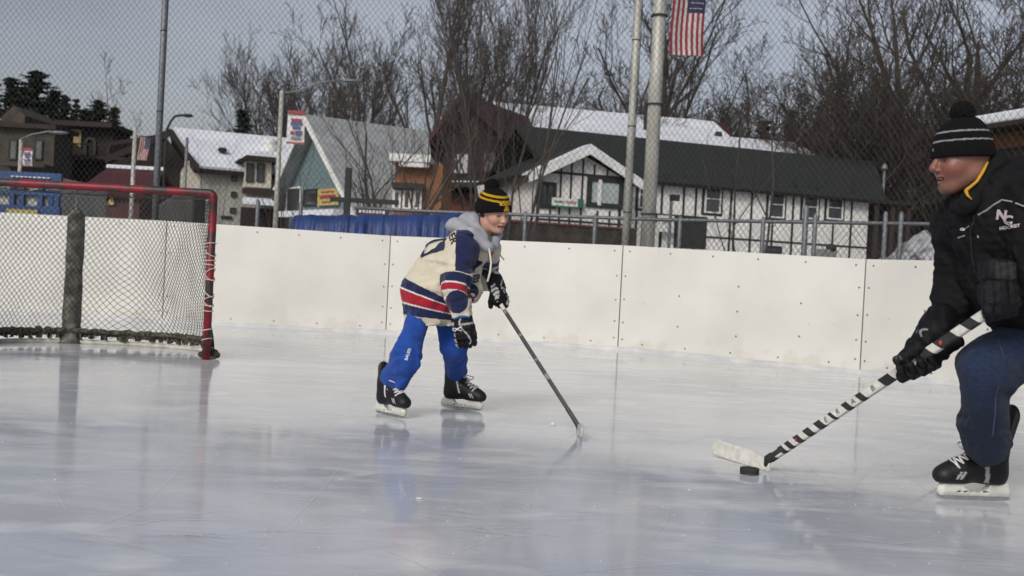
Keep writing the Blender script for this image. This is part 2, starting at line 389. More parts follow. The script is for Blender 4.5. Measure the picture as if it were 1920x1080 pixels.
def on_path(path, px, py=440):
    # point of the path seen at column px
    best = None
    for i in range(len(path)-1):
        for k in range(60):
            q = path[i].lerp(path[i+1], k/60); q2 = Vector((q.x, q.y, CAMH+.3)); x = proj(q2)[0] if q.y > .5 else -9999
            if best is None or abs(x-px) < best[0]: best = (abs(x-px), q)
    return best[1]
for px, rr in ((285, .036), (1176, .042)):
    q = on_path(TALL, px)+Vector((0, .07, 0)); mb = MB(); mb.tube([q, q+Vector((0, 0, 5.6))], rr, 14, 0); 
    pole = obj('post', mb, M_POLE if px > 500 else M_GALV, fr, smooth=True)
    mb = MB()
    for z in (1.5, 2.45, 3.4, 4.4): mb.tube([q+Vector((0, 0, z)), q+Vector((0, 0, z+.012))], rr+.004, 14)
    mb.tube([q+Vector((rr+.006, -.01, .1)), q+Vector((rr+.006, -.01, 5.4))], .004, 5); obj('tie_band', mb, M_WIRE, pole)
for q in (TALL[0], TALL[-1]):
    mb = MB(); mb.tube([q, q+Vector((0, 0, 5.6))], .04, 10); obj('post', mb, M_GALV, fr, smooth=True)
LOWP = off(BP, 1.35); LOWP[6] += Vector((.2, .1, 0))
def zt(px, py): 
    q = on_path(LOWP, px); return q
lf = empty('chain_link_fence', tuple(LOWP[5]), 0, 'low chain link fence with top rail between the rink boards and the white house', 'fence')
LH = 1.50
sub = LOWP[4:]; s4 = LOWP[3].lerp(LOWP[4], .7); sub = [s4]+sub
mb = MB(); chain(sub, .03, LH, .062, .0019, mb); obj('wire_mesh', mb, M_WIRE, lf)
mb = MB(); mb.tube([q+Vector((0, 0, LH)) for q in sub], .021, 8); obj('top_rail', mb, M_GALV, lf, smooth=True)
for px, ex in ((480, 0), (560, 0), (981, 0), (1110, 0), (1275, 0), (1430, 0), (1510, .14), (1523, .05), (1658, .08), (1689, .08), (1850, 0)):
    q = on_path(LOWP, px); mb = MB(); rr = .032 if ex > .1 else .026
    mb.tube([q, q+Vector((0, 0, LH+.02+ex)), q+Vector((0, 0, LH+.05+ex))], [rr, rr, .01], 10); obj('post', mb, M_GALV, lf, smooth=True)

# ---------------------------------------------------------------- goal
M_RED = mat('goal_red_paint', (.21, .006, .014), (.035, .022, .02), .5, 11, .25, 40, lo=.46, hi=.60, detail=10)
M_TWINE = mat('net_twine', (.014, .013, .012), (.06, .055, .048), .9, 5)
M_LACE = mat('white_lace', (.68, .65, .58), (.5, .47, .42), .9, 30)
M_PAD = mat('post_padding', (.085, .082, .07), (.25, .24, .205), .9, 13, .8, 30, lo=.42, hi=.66, detail=9)
M_PIPE = mat('worn_white_pipe', (.62, .60, .52), (.35, .33, .28), .6, 12)
gb = G(386, 674); GD = gb.y; GX = gb.x
goal = empty('hockey_goal', (GX-.915, GD, 0), 0, 'red steel hockey goal with a black net and padded centre post', 'hockey goal')
gh = 1.245
mb = MB(); rr = .030
GR = .036
def arcp(c, a0, a1, r, n=6): return [Vector((c[0]+r*math.cos(a0+(a1-a0)*k/n), GD, c[1]+r*math.sin(a0+(a1-a0)*k/n))) for k in range(n+1)]
xR = GX; xL = GX-1.89
path = [Vector((xR, GD, -.01)), Vector((xR, GD, gh-.09))]+arcp((xR-.07, gh-.07), 0, math.pi/2, .07)[1:]
mb = MB(); mb.tube([Vector((xR, GD, .0)), Vector((xR, GD, .6)), Vector((xR, GD, gh-GR))], rr, 16); obj('goal_post', mb, M_RED, goal, smooth=True)
mb = MB(); mb.tube([Vector((xL, GD, .0)), Vector((xL, GD, .6)), Vector((xL, GD, gh-GR))], rr, 16); obj('goal_post', mb, M_RED, goal, smooth=True)
mb = MB(); mb.tube(arcp((xL+GR, gh-GR), math.pi, math.pi/2, GR)+[Vector((xL+.9, GD, gh+.001))]+arcp((xR-GR, gh-GR), math.pi/2, 0, GR), rr, 16); obj('crossbar', mb, M_RED, goal, smooth=True)
xc = (xR+xL)/2
dep = .86
rear = on_z = None
cpb = G(112, 646); cp = Vector((cpb.x, GD+dep, 0))
# base rail: from post foot curving back and round
def base(u):   # u 0..1 from left post to right post
    a = math.pi*(1-u); n_ = 2.6
    c, s = math.cos(a), math.sin(a)
    x = xc+(xR-xc)*math.copysign(abs(c)**(2/n_), c); y = GD+dep*abs(s)**(2/n_)
    return Vector((x, y, 0))
def topc(u):
    a = math.pi*(1-u); n_ = 1.75
    c, s = math.cos(a), math.sin(a)
    x = xc+(xR-.03-xc)*math.copysign(abs(c)**(2/n_), c); y = GD+.02+(dep-.03)*abs(s)**(2/n_)
    return Vector((x, y, gh-.02-.035*abs(s)*abs(c)))
mb = MB(); mb.tube([base(k/48)+Vector((0, 0, .014)) for k in range(49)], .02, 8); obj('base_rail', mb, M_PIPE, goal, smooth=True)
# rolled net skirt, lumpy
mb = MB(); rg = random.Random(2)
pts = []; rs = []
for k in range(220):
    u = .015+.97*k/219; q = base(u); inw = (Vector((xc, GD+.3, 0))-q); inw.z = 0; inw.normalize()
    lum = mnoise.noise(Vector((k*.3, 1, 0))); pts.append(q+inw*.03+Vector((0, 0, .105+.018*lum))); rs.append(.022+.010*lum)
mb.tube(pts, rs, 8)
mb2 = mb; mb = MB(); rows = []
for k in range(260):
    u = .015+.97*k/259; q = base(u); inw = (Vector((xc, GD+.3, 0))-q); inw.z = 0; inw.normalize(); nz = lambda a, b_: mnoise.noise(Vector((k*a, b_, 0)))
    rows.append([q+inw*(.03+.02*math.sin(k*1.9)*h_+.02*nz(.3, h_*3))+Vector((0, 0, z+.014*nz(.21, h_*5+2)))  for z, h_ in ((.042, .9), (.062, .7), (.080, .5), (.10, .4), (.12, .5))])
n_ = 5
for k in range(259):
    for j in range(n_-1):
        if j == 0 and (k//4) % 2 == 1: continue
        mb.add([rows[k][j], rows[k+1][j], rows[k+1][j+1], rows[k][j+1]], [(0, 1, 2, 3)])
mb.add(mb2.v, mb2.f)
M_SKIRT = mat('net_skirt', (.025, .022, .016), (.13, .115, .085), .95, 40, .8, 90, lo=.4, hi=.7)
obj('net_skirt', mb, M_SKIRT, goal, smooth=True)
# centre post: bare pipe above, padding below
top_c = Vector((cp.x+.0, GD+dep-.02, gh-.02))
mb = MB(); mb.tube([cp+Vector((0, 0, .0)), Vector((cp.x, cp.y, gh-.02)), Vector((cp.x, GD+.4, gh)), Vector((cp.x, GD, gh))], .016, 8)
post = obj('centre_post', mb, M_PIPE, goal, smooth=True)
mb = MB(); pts = []; rs = []
for k in range(26):
    z = .0+1.1*k/25; q = cp+Vector((mnoise.noise(Vector((0, 0, z*3)))*.012, -.01, z)); pts.append(q)
    rs.append(.074-.006*k/25+.007*mnoise.noise(Vector((3, 1, z*6)))+(.03 if k == 0 else .012 if k == 1 else 0)-(.03 if k == 25 else 0))
mb.tube(pts, rs, 14); obj('padding', mb, M_PAD, post, smooth=True)
# net: diamond twine on a sagging surface
def net_pt(u, v):
    b_ = base(u); t_ = topc(u); q = b_.lerp(t_, v); q.z = .05+(t_.z-.05)*v
    cen = Vector((xc, GD+.15, q.z)); inw = cen-q; inw.z = 0; 
    if inw.length > 1e-5: inw.normalize()
    side = max(0, abs(u-.5)*2)
    sag = (.13*math.sin(math.pi*v)**1.2*math.sin(math.pi*min(1, max(0, (u-.52)/.48)))**1.1) if u > .52 else .06*math.sin(math.pi*v)*math.sin(math.pi*u/.52)
    q += inw*sag
    q += Vector((.0, 0, -.05*math.exp(-((u-.72)/.09)**2)*math.sin(math.pi*v)**2))
    q += Vector((mnoise.noise(Vector((u*14, v*5, 0)))*.016, mnoise.noise(Vector((u*14, v*5, 4)))*.016, mnoise.noise(Vector((u*14, v*5, 8)))*.012))
    return q
mb = MB(); NU = 62; NV = 22
def warp(u): return u
for sg in (1, -1):
    for i in range(-NV, NU+NV):
        pts = []
        for k in range(NV*2+1):
            v = k/(NV*2); u = (i+sg*v*NV)/NU
            if 0 <= u <= 1: pts.append(net_pt(u, v))
        if len(pts) > 1: mb.tube(pts, .0024, 3, caps=False)
# top shelf panel
for sg in (1, -1):
    for i in range(-7, 23):
        pts = []
        for k in range(15):
            v = k/14; x = xL+(xR-xL)*(i+sg*v*6)/16
            y0 = GD+.01; y1 = GD+dep-.03
            # rear limit of the top curve at this x
            cc = abs((x-xc)/(xR-.03-xc))
            if cc > 1: continue
            yy = (1-cc**1.75)**(1/1.75)*(dep-.03); pts.append(Vector((x, y0+yy*v, gh-.01-.03*math.sin(math.pi*v))))
        if len(pts) > 1: mb.tube(pts, .0024, 3, caps=False)
obj('net', mb, M_TWINE, goal)
# lacing round the near post
mb = MB()
def ring(z, tilt, r=.037):
    pts = [Vector((xR+r*math.cos(a), GD+r*math.sin(a), z+tilt*math.cos(a+.5))) for a in np.linspace(0, 2*math.pi, 15)]; mb.tube(pts, .0035, 5)
for z, t_ in ((.87, .004), (.795, -.022), (.74, .003), (.712, -.004), (.655, .03), (.62, -.028), (.6, -.004), (.50, -.03), (.455, .02), (.42, -.024), (.405, .0), (.365, -.002), (.22, .01), (.15, .012)): ring(z, t_)
obj('lacing', mb, M_LACE, goal, smooth=True)
mb = MB()
for k in range(7): 
    mb.ball(Vector((xR-.06+.020*k, GD+.08+.01*(k % 2), .03+.010*(k % 3))), (.026, .035, .024), 8, 6)
obj('net_bundle', mb, M_SKIRT, goal, smooth=True)
# ================================================================ BUILDINGS
M_DARKTRIM = mat('dark_timber', (.012, .015, .013), (.022, .026, .022), .7, 3)
M_WSIDING = mat('white_stucco', (.78, .77, .73), (.68, .67, .64), .9, 1.4, .3, 30)
M_GREENROOF = mat('green_shingles', (.0085, .0105, .009), (.017, .020, .017), .95, 5, .6, 40)
M_ROOFSNOW = mat('roof_snow', (.74, .76, .80), (.62, .64, .70), .85, .8, .3, 6)
M_CREAM = mat('cream_stucco', (.62, .58, .47), (.50, .47, .39), .9, 1.2, .3, 20)
M_TEAL = mat('teal_boards', (.16, .225, .235), (.12, .17, .18), .8, 1.5, .4, 3, stretch=(.3, .3, 14))
M_GREYMET = mat('grey_metal_roof', (.37, .38, .38), (.27, .28, .28), .5, 2.0, .2, 12, metal=.1)
M_BROWNW = mat('dark_brown_boards', (.036, .021, .017), (.02, .013, .011), .85, 2, .4, 4, stretch=(10, 10, .4))
M_REDBROWN = mat('red_brown_brick', (.17, .06, .035), (.10, .04, .03), .9, 3, .4, 20)
M_ORANGE = mat('orange_brown_wall', (.26, .12, .05), (.17, .08, .035), .85, 2, .3, 20)
M_REDROOF = mat('dark_red_metal', (.07, .012, .014), (.045, .010, .012), .6, 2)
M_WHITEP = mat('white_paint', (.75, .75, .73), (.62, .62, .6), .6, 3)
M_GLASS = mat('window_glass', (.022, .026, .03), (.07, .075, .08), .08, .8, spec=.8)
M_PALEGL = mat('curtained_glass', (.42, .47, .47), (.33, .38, .39), .12, 1.0, spec=.8)
M_DKVOID = mat('dark_wood_and_shade', (.014, .011, .009), (.026, .02, .015), .9, 2)  # dark wood, also the colour of the shade sheet in the chalet porch
M_STONE = mat('weathered_brown_stone', (.075, .064, .046), (.035, .031, .026), .95, 1.8, .6, 6, lo=.35, hi=.7)
M_TAN = mat('tan_panel', (.42, .32, .17), (.32, .25, .14), .9, 2)
M_CREAMSHADE = mat('shaded_cream_stucco', (.40, .39, .35), (.32, .31, .28), .9, 1.5, .3, 20)  # cream stucco of the chalet's long side, with its shade put into the colour
def frame_of(pa, pb, d1, d2=None):
    """ground points under pixel columns pa, pb at depths d1, d2 -> origin, yaw, width"""
    a = P(pa, 480, d1); b_ = P(pb, 480, d2 or d1); a.z = b_.z = 0
    v = b_-a; return a, math.atan2(v.y, v.x), v.length
def zat(px, py, d): return P(px, py, d).z
def loc(o_, yaw): return Matrix.Translation(o_) @ Matrix.Rotation(yaw, 4, 'Z')
class House:
    def __init__(s, name, o_, yaw, label, cat='house', group=None):
        s.o = empty(name, tuple(o_), yaw, label, cat, group); s.M = WM[s.o.name]; s.Mi = s.M.inverted()
    def part(s, name, mb, m, parent=None, smooth=False):
        o = obj(name, mb, m, None, smooth); o.parent = parent or s.o; return o
    def lx(s, px, py, y=0.0):
        """local x,z of the pixel on the plane local y = const"""
        v = FWD+RIGHT*((px-960)/FPX)+UP*((540-py)/FPX)
        n = s.M.to_3x3() @ Vector((0, 1, 0)); p0 = s.M @ Vector((0, y, 0))
        t = (p0-CAM).dot(n)/v.dot(n); q = s.Mi @ (CAM+v*t); return q.x, q.z
    def window(s, x0, z0, x1, z1, y=0.0, frame=M_WHITEP, glass=M_GLASS, mull=(1, 1), t=.07, name='window'):
        mb = MB(); d = .06
        mb.box((x0, y-d, z0), (x0+t, y+.02, z1)); mb.box((x1-t, y-d, z0), (x1, y+.02, z1))
        mb.box((x0+t, y-d, z1-t), (x1-t, y+.02, z1)); mb.box((x0+t, y-d, z0), (x1-t, y+.02, z0+t))
        nx_, nz_ = mull
        for k in range(1, nx_): x = x0+(x1-x0)*k/nx_; mb.box((x-t*.3, y-d*.8, z0+t), (x+t*.3, y+.01, z1-t))
        for k in range(1, nz_): z = z0+(z1-z0)*k/nz_; mb.box((x0+t, y-d*.7, z-t*.3), (x1-t, y+.005, z+t*.3))
        w_ = s.part(name, mb, frame)
        mb = MB(); mb.box((x0+t*.8, y-.018, z0+t*.8), (x1-t*.8, y+.03, z1-t*.8)); s.part('pane', mb, glass, w_); return w_
def slab(mb, a, b_, c, d, th):
    n = (Vector(b_)-Vector(a)).cross(Vector(d)-Vector(a)).normalized()*th
    mb.prism([a, b_, c, d], -n)

# ---- white half timbered house with green roof (long wall + gable wing)
o_, yaw, wd = frame_of(1006, 1640, 43.0, 48.5)
H = House('half_timbered_house', o_, yaw, 'white half timbered house with dark beams and a dark green shingle roof right of centre', 'house')
xg, _ = H.lx(1172, 380); xe, _ = H.lx(1628, 400); _, ze = H.lx(1180, 334); _, ze2 = H.lx(1625, 378)
_, zap = H.lx(1078, 290); _, zr = H.lx(1300, 262, 4)
ze = (ze+ze2)/2+.1; gy = -1.2     # gable wing stands 1.2 m forward
xg0, _ = H.lx(1008, 380, gy); xg, _ = H.lx(1172, 380, gy)
xm, zap = H.lx(1078, 283, gy); _, zg = H.lx(1170, 338, gy); xm = (xg0+xg)/2
mb = MB(); mb.box((xg-.05, 0, -.1), (xe, 8, ze)); 
mb.prism([(xg0, gy, -.1), (xg, gy, -.1), (xg, gy, zg), (xm, gy, zap-.15), (xg0, gy, zg)], (0, 8, 0))
H.part('wall', mb, M_WSIDING)
mb = MB(); xr_, zr_a = H.lx(1641, 301, 4); zr_b = H.lx(1250, 265, 4)[1]; zrr = (zr_a+zr_b)/2; slab(mb, (xg-3, -.5, ze-.12), (xe+.6, -.5, ze-.12), (xr_, 4, zrr), (xg-3, 4, zrr), .16); slab(mb, (xr_, 4, zrr), (xg-3, 4, zrr), (xg-3, 8.5, ze-.1), (xr_, 8.5, ze-.1), -.16)
mb.prism([(xe+.0, 0, ze-.1), (xr_-.1, 7.8, ze-.1), (xr_-.1, 4, zrr-.2)], (.1, 0, 0))
rp0 = (zap-zg)/(xm-xg0)
for sg in (-1, 1):
    xo = xm+sg*(xm-xg0+.55); zo = zap-rp0*(xm-xg0+.55)
    a = (xm, gy-.55, zap+.12); b2 = (xo, gy-.55, zo+.12); c2 = (xo, 5.2, zo+.12); d2 = (xm, 5.2, zap+.12)
    if sg > 0: slab(mb, b2, a, d2, c2, .12)
    else: slab(mb, a, b2, c2, d2, .12)
H.part('roof', mb, M_GREENROOF)
mb = MB()
for sg in (-1, 1):
    xo = xm+sg*(xm-xg0+.62); zo = zap-rp0*(xm-xg0+.62)
    mb.prism([(xm, gy-.62, zap+.17), (xo, gy-.62, zo+.17), (xo, gy-.62, zo-.13), (xm, gy-.62, zap-.15)], (0, .05, 0))
H.part('barge_board', mb, M_WHITEP)
mb = MB()
for sg in (-1, 1):
    xo = xm+sg*(xm-xg0+.6); zo = zap-rp0*(xm-xg0+.6)
    mb.prism([(xm, gy-.60, zap+.26), (xo, gy-.60, zo+.26), (xo, gy-.60, zo+.18), (xm, gy-.60, zap+.18)], (0, .9, 0))
H.part('roof_snow', mb, M_ROOFSNOW)
# beams
mb = MB(); bw = .05
def vb(px, py0, py1, y, wd_=bw):
    x, za = H.lx(px, py0, y); _, zb = H.lx(px, py1, y); mb.box((x-wd_, y-.035, min(za, zb)), (x+wd_, y+.01, max(za, zb)))
def hb(px0, px1, py, y, wd_=bw, py1=None):
    x0, z = H.lx(px0, py, y); x1, z1 = H.lx(px1, py1 if py1 else py+(px1-px0)*.05, y); z = (z+z1)/2; mb.box((x0, y-.028, z-wd_), (x1, y+.012, z+wd_))
for px in (1053, 1073, 1094): vb(px, {1053: 306, 1073: 294, 1094: 298}[px], 480, gy, .035)
vb(1115, 308, 330, gy, .035); vb(1139, 318, 330, gy, .035); vb(1120, 395, 480, gy, .035); vb(1143, 395, 480, gy, .035); vb(1031, 392, 480, gy, .035); vb(1165, 325, 480, gy, .06)
hb(1022, 1165, 324, gy, .05); hb(1008, 1172, 412, gy, .04); vb(1010, 345, 480, gy, .06)
for px in (1197, 1243, 1284, 1307, 1373, 1412, 1490, 1531, 1600): vb(px, 330, 492, 0, .045)
for px in (1240, 1448, 1562): vb(px, 415, 492, 0, .04)
hb(1180, 1625, 340, 0, .05); hb(1290, 1625, 445, 0, .04)
x0, z0 = H.lx(1225, 412, 0); x1, z1 = H.lx(1326, 396, 0)
mb.box((x0, -.04, z0-.1), (x1, .0, z0+.28)); mb.box((x0+1.0, -.045, z0-1.1), (x1, -.005, z0-.1))
H.part('timber_frame', mb, M_DARKTRIM)
def wpx(a, b_, c, d, y, **k):
    x0, z1 = H.lx(a, b_, y); x1, z0 = H.lx(c, d, y); H.window(x0, z0, x1, z1, y-.03, **k)
wpx(1011, 340, 1040, 392, gy, frame=M_DARKTRIM, mull=(2, 1), t=.13); wpx(1101, 330, 1166, 393, gy, frame=M_DARKTRIM, glass=M_PALEGL, t=.2)
x0, z1 = H.lx(1109, 336, gy); x1, z0 = H.lx(1160, 388, gy)
mb = MB(); mb.box((x0+.28, gy-.11, z0), (x0+.42, gy-.045, z1)); H.part('window_mullion', mb, M_WHITEP)
for a, b_, c, d in ((1198, 338, 1218, 392), (1322, 345, 1349, 401), (1442, 357, 1468, 410), (1506, 364, 1531, 412), (1551, 366, 1578, 413)):
    x0, z1 = H.lx(a, b_, 0); x1, z0 = H.lx(c, d, 0)
    mb = MB(); mb.box((x0-.12, -.03, z0-.1), (x1+.12, .01, z1+.12)); H.part('window_surround', mb, M_DARKTRIM)
    H.window(x0, z0, x1, z1, -.035, mull=(1, 2), t=.06)
for a, b_, c, d in ((1434, 460, 1464, 476),):
    x0, z1 = H.lx(a, b_, 0); x1, z0 = H.lx(c, d, 0); H.window(x0, z0, x1, z1, -.02, frame=M_DARKTRIM)
def letters(txt, size, mat_, parent, loc_, rot, name='lettering', ext=.008, world=False, sx=1.0):
    cu = bpy.data.curves.new('txt', 'FONT'); cu.body = txt; cu.size = size; cu.extrude = ext; cu.align_x = 'CENTER'; cu.align_y = 'CENTER'; cu.resolution_u = 2
    o = bpy.data.objects.new('t', cu); COL.objects.link(o); dg = bpy.context.evaluated_depsgraph_get(); dg.update()
    me = bpy.data.meshes.new_from_object(o.evaluated_get(dg)); bpy.data.objects.remove(o)
    mm = Matrix.Translation(loc_) @ rot.to_4x4() @ Matrix.Diagonal((sx, 1, 1, 1)); me.transform(mm); me.materials.clear(); me.materials.append(mat_)
    o2 = bpy.data.objects.new(name, me); COL.objects.link(o2)
    if parent is not None:
        o2.parent = parent
        if world: o2.matrix_parent_inverse = WM.get(parent.name, Matrix.Identity(4)).inverted()
    return o2
RX90 = Matrix.Rotation(math.pi/2, 3, 'X')
M_SIGNRED = mat('sign_red', (.34, .05, .06), rough=.6); M_SIGNGREEN = mat('sign_green', (.03, .14, .10), rough=.6); M_SIGNBLUE = mat('sign_blue', (.08, .11, .26), rough=.6); M_SIGNYEL = mat('sign_yellow', (.50, .42, .14), rough=.6); M_SIGNWH = mat('sign_white', (.74, .74, .70), rough=.6)
x0, z1 = H.lx(1036, 370, gy-.25); x1, z0 = H.lx(1083, 388, gy-.25)
sg_ = House('shop_sign', H.M @ Vector((x0, gy-.25, z0)), yaw, 'white shop sign with red and green lettering on the gable of the half timbered house', 'sign')
w_, h_ = x1-x0, z1-z0
mb = MB(); mb.box((0, 0, 0), (w_, .06, h_)); sg_.part('sign_board', mb, M_SIGNWH)
mb = MB(); mb.box((0, -.01, -.07), (w_, .07, 0)); mb.box((w_, 0, -.02), (w_+.25, .2, h_+.02)); sg_.part('sign_edge', mb, M_SIGNGREEN)
letters('NOOK', h_*.62, M_SIGNRED, sg_.o, Vector((w_*.75, -.01, h_*.5)), RX90, sx=.75); letters('READING', h_*.42, M_SIGNGREEN, sg_.o, Vector((w_*.28, -.01, h_*.5)), RX90, sx=.75)
x0, z1 = H.lx(1234, 403, -.4); x1, z0 = H.lx(1263, 436, -.4)
sg_ = House('tap_sign', H.M @ Vector((x0, -.4, z0)), yaw, 'small white sign with red letters hanging on the long wall of the half timbered house', 'sign')
w_, h_ = x1-x0, z1-z0; mb = MB(); mb.box((0, 0, 0), (w_, .06, h_)); mb.box((w_*.2, .05, h_*.4), (w_*.25, .4, h_*.45)); sg_.part('sign_board', mb, M_SIGNWH); letters('TAP', h_*.5, M_SIGNRED, sg_.o, Vector((w_*.5, -.01, h_*.62)), RX90, sx=.8)
# wall lamp / mail box pole in front
q = P(1252, 470, 20); q.z = 0
fp = empty('sign_post', tuple(q), 0, 'thin metal post with a small dark plate in front of the white house', 'post')
zz = zat(1262, 375, 20); mb = MB(); mb.tube([q, q+Vector((.02, 0, zz))], .03, 8); obj('pole', mb, M_GALV, fp, smooth=True)
mb = MB(); mb.box((q.x-.02, q.y-.03, zz-.02), (q.x+.17, q.y-.0, zz+.1)); obj('plate', mb, M_DARKTRIM, fp)
# air conditioning unit on the wall foot
x0, z0 = H.lx(1548, 474, -.5)
ac = House('heating_unit', H.M @ Vector((x0, -.75, 0)), yaw, 'grey heating unit with a round duct at the foot of the white house wall', 'heating unit')
mb = MB(); mb.box((-.4, 0, -.04), (.4, .6, z0+.15)); ac.part('housing', mb, mat('unit_grey', (.22, .23, .22), rough=.6)); mb = MB(); mb.tube([(.2, -.02, z0+.22+.13*0), (.2, .3, z0+.25)], .17, 14); ac.part('duct', mb, M_DARKTRIM, smooth=True)
# ---- small porch roof / shed right of the white house
o_, yw, wd = frame_of(1632, 1700, 47)
S = House('timber_porch', o_, yw, 'low dark timber porch beside the right end of the white house', 'porch')
zz = zat(1665, 378, 47)
mb = MB(); slab(mb, (0, -.5, zz), (wd, -.5, zz), (wd, 3, zz+.3), (0, 3, zz+.3), .15); S.part('roof', mb, M_GREENROOF)
for x in (.1, wd*.5, wd-.1): mb = MB(); mb.box((x-.08, -.3, -.1), (x+.08, -.14, zz)); S.part('porch_post', mb, M_BROWNW)
mb = MB(); mb.box((.0, 2.4, -.1), (wd, 2.6, zz+.2)); S.part('wall', mb, M_BROWNW)
# ---- vent stack
q = P(1655, 380, 50); zz0 = 0; zz1 = zat(1655, 318, 50)
vs_ = empty('metal_flue', (q.x, q.y, 0), 0, 'thin silver metal flue standing beside the right end of the green roof', 'flue')
mb = MB(); mb.tube([(q.x, q.y, -.1), (q.x, q.y, zz1)], .06, 10); obj('pipe', mb, M_GALV, vs_, smooth=True); mb = MB(); mb.tube([(q.x, q.y, zz1), (q.x, q.y, zz1+.12), (q.x, q.y, zz1+.3)], [.15, .15, .04], 10); obj('cap', mb, M_GALV, vs_, smooth=True)

# ---- brown chalet with long snow roof
o_, yaw, wd = frame_of(1000, 1560, 60, 64)
C = House('brown_chalet', o_, yaw, 'large brown chalet with a long snow covered roof behind the white house', 'chalet')
xr0, zr0 = C.lx(905, 192, 6); xr1, zr1 = C.lx(1352, 236, 6); xe0, ze0 = C.lx(1000, 258, -1); xe1, ze1 = C.lx(1400, 285, -1)
zr = (zr0+zr1)/2+.1; zee = (ze0+ze1)/2-.3
xl = C.lx(885, 300, 0)[0]
mb = MB(); xm = xr0
# gable end at left: wide wall facing left; front slope snow
xb0 = C.lx(1003, 258, -1)[0]; mb.box((xb0+.4, 0, -.1), (xe1+.6, 12, zee-.4)); C.part('wall', mb, M_BROWNW)
mb = MB(); slab(mb, (xb0-.3, -1, zee-.25), (xe1+1, -1, zee-.25), (xr1, 6, zr), (xr0-.3, 6, zr), .25); slab(mb, (xe1+1, 14, zee-.9), (xb0-.3, 14, zee-.9), (xr0-.3, 6, zr), (xr1, 6, zr), .25); slab(mb, (xe1+1, -1, zee-.25), (xe1+1, 14, zee-.9), (xr1, 6.05, zr), (xr1, 5.95, zr), .2)
rf = C.part('roof', mb, M_REDROOF)
mb = MB()
def on_r(x, t): # front slope point, t 0 eave..1 ridge
    return Vector((x, -1+7*t, zee-.25+(zr-zee+.25)*t+.05))
n_ = 60; top = []; bot = []
for k in range(n_+1):
    u = k/n_; xb = xb0+(xe1+.6-xb0)*u; xt = xr0+.5+(xr1-.7-xr0-.5)*u
    top.append(on_r(xt, .955+.02*mnoise.noise(Vector((k*.4, 0, 0))))); bot.append(on_r(xb, .015))
vs = []
for a, b2 in zip(bot, top): vs += [a, b2, a+Vector((0, -.03, .14)), b2+Vector((0, -.03, .12))]
mb.add(vs, [(4*k+2, 4*k+6, 4*k+7, 4*k+3) for k in range(n_)]+[(4*k, 4*k+4, 4*k+6, 4*k+2) for k in range(n_)]+[(4*k+1, 4*k+3, 4*k+7, 4*k+5) for k in range(n_)]+[(0, 2, 3, 1), (4*n_, 4*n_+1, 4*n_+3, 4*n_+2)])
C.part('roof_snow', mb, M_ROOFSNOW, rf)
mb = MB()
for px, py in ((1295, 262), (1347, 255), (1215, 215)):
    x, z = C.lx(px, py, 2.0); mb.tube([(x, 2.0, z-1.2), (x, 2.0, z+.05), (x, 2.0, z+.25)], [.25, .25, .2], 8)
C.part('roof_vent', mb, M_DARKTRIM, rf)
# lower annex with its own snow roof strip
xa, za = C.lx(1385, 262, -2); xb, zb = C.lx(1537, 280, -2); zs = (za+zb)/2
mb = MB(); mb.box((xa-1, -1, -.1), (xb, 6, zs-.3)); an = C.part('annex_wall', mb, M_BROWNW)
mb = MB(); slab(mb, (xa-8, -1.9, zs-.45), (xb+.3, -1.9, zs-.45), (xb+.3, 2, zs+.80), (xa-8, 2, zs+.80), .22); C.part('roof_snow', mb, M_ROOFSNOW, an)
# gable face of the chalet turned to the camera's left: big dark front with windows
o_, yg, wdg = frame_of(818, 960, 58, 56)
C2 = House('brown_gable_house', o_, yg, 'dark red brown gabled chalet front behind bare trees left of the white house', 'chalet')
xm, zap = C2.lx(886, 193, 0); x0, zl = C2.lx(815, 300, 0); x1, zr_ = C2.lx(985, 300, 0)
mb = MB(); mb.prism([(x0+.4, 0, -.1), (x1, 0, -.1), (x1, 0, zl), (xm, 0, zap-.2), (x0+.4, 0, zl)], (0, 9, 0)); C2.part('wall', mb, M_BROWNW)
mb = MB(); slab(mb, (xm, -1.2, zap+.1), (x0-.3, -1.2, zl), (x0-.3, 9, zl), (xm, 9, zap+.1), .25); slab(mb, (x1+.3, -1.2, zl), (xm, -1.2, zap+.1), (xm, 9, zap+.1), (x1+.3, 9, zl), .25); rf2 = C2.part('roof', mb, M_REDROOF)
mb = MB(); q1 = Vector((xm+.9, -1.1, zap+.1-.9*(zap+.1-zl)/(x1+.3-xm)+.03)); q2 = Vector((x1+.2, -1.1, zl+.1)); mb.prism([q1, q2, q2+Vector((0, 10, 0)), q1+Vector((0, 10, 0))], (0, 0, .14)); C2.part('roof_snow', mb, M_ROOFSNOW, rf2)
for a, b_, c, d, gl in ((848, 285, 880, 328, M_PALEGL), (905, 283, 930, 325, M_GLASS), (860, 218, 895, 250, M_GLASS)):
    x0_, z1 = C2.lx(a, b_, 0); x1_, z0 = C2.lx(c, d, 0); C2.window(x0_, z0, x1_, z1, -.03, frame=M_REDROOF, glass=gl, t=.1, mull=(2, 1))
xa, za = C2.lx(818, 345, -1.5); xb, zb = C2.lx(1000, 352, -1.5)
mb = MB(); mb.box((xa, -1.6, za-.15), (xb, 0, za+.1)); C2.part('balcony', mb, M_DARKTRIM)
mb = MB(); mb.box((xa, -1.55, za+.1), (xb, -1.45, za+.18)); C2.part('ledge_snow', mb, M_ROOFSNOW)
mb = MB(); mb.box((xa, -.3, -.1), (xb, -.02, za-.4)); C2.part('lower_wall', mb, M_REDBROWN)

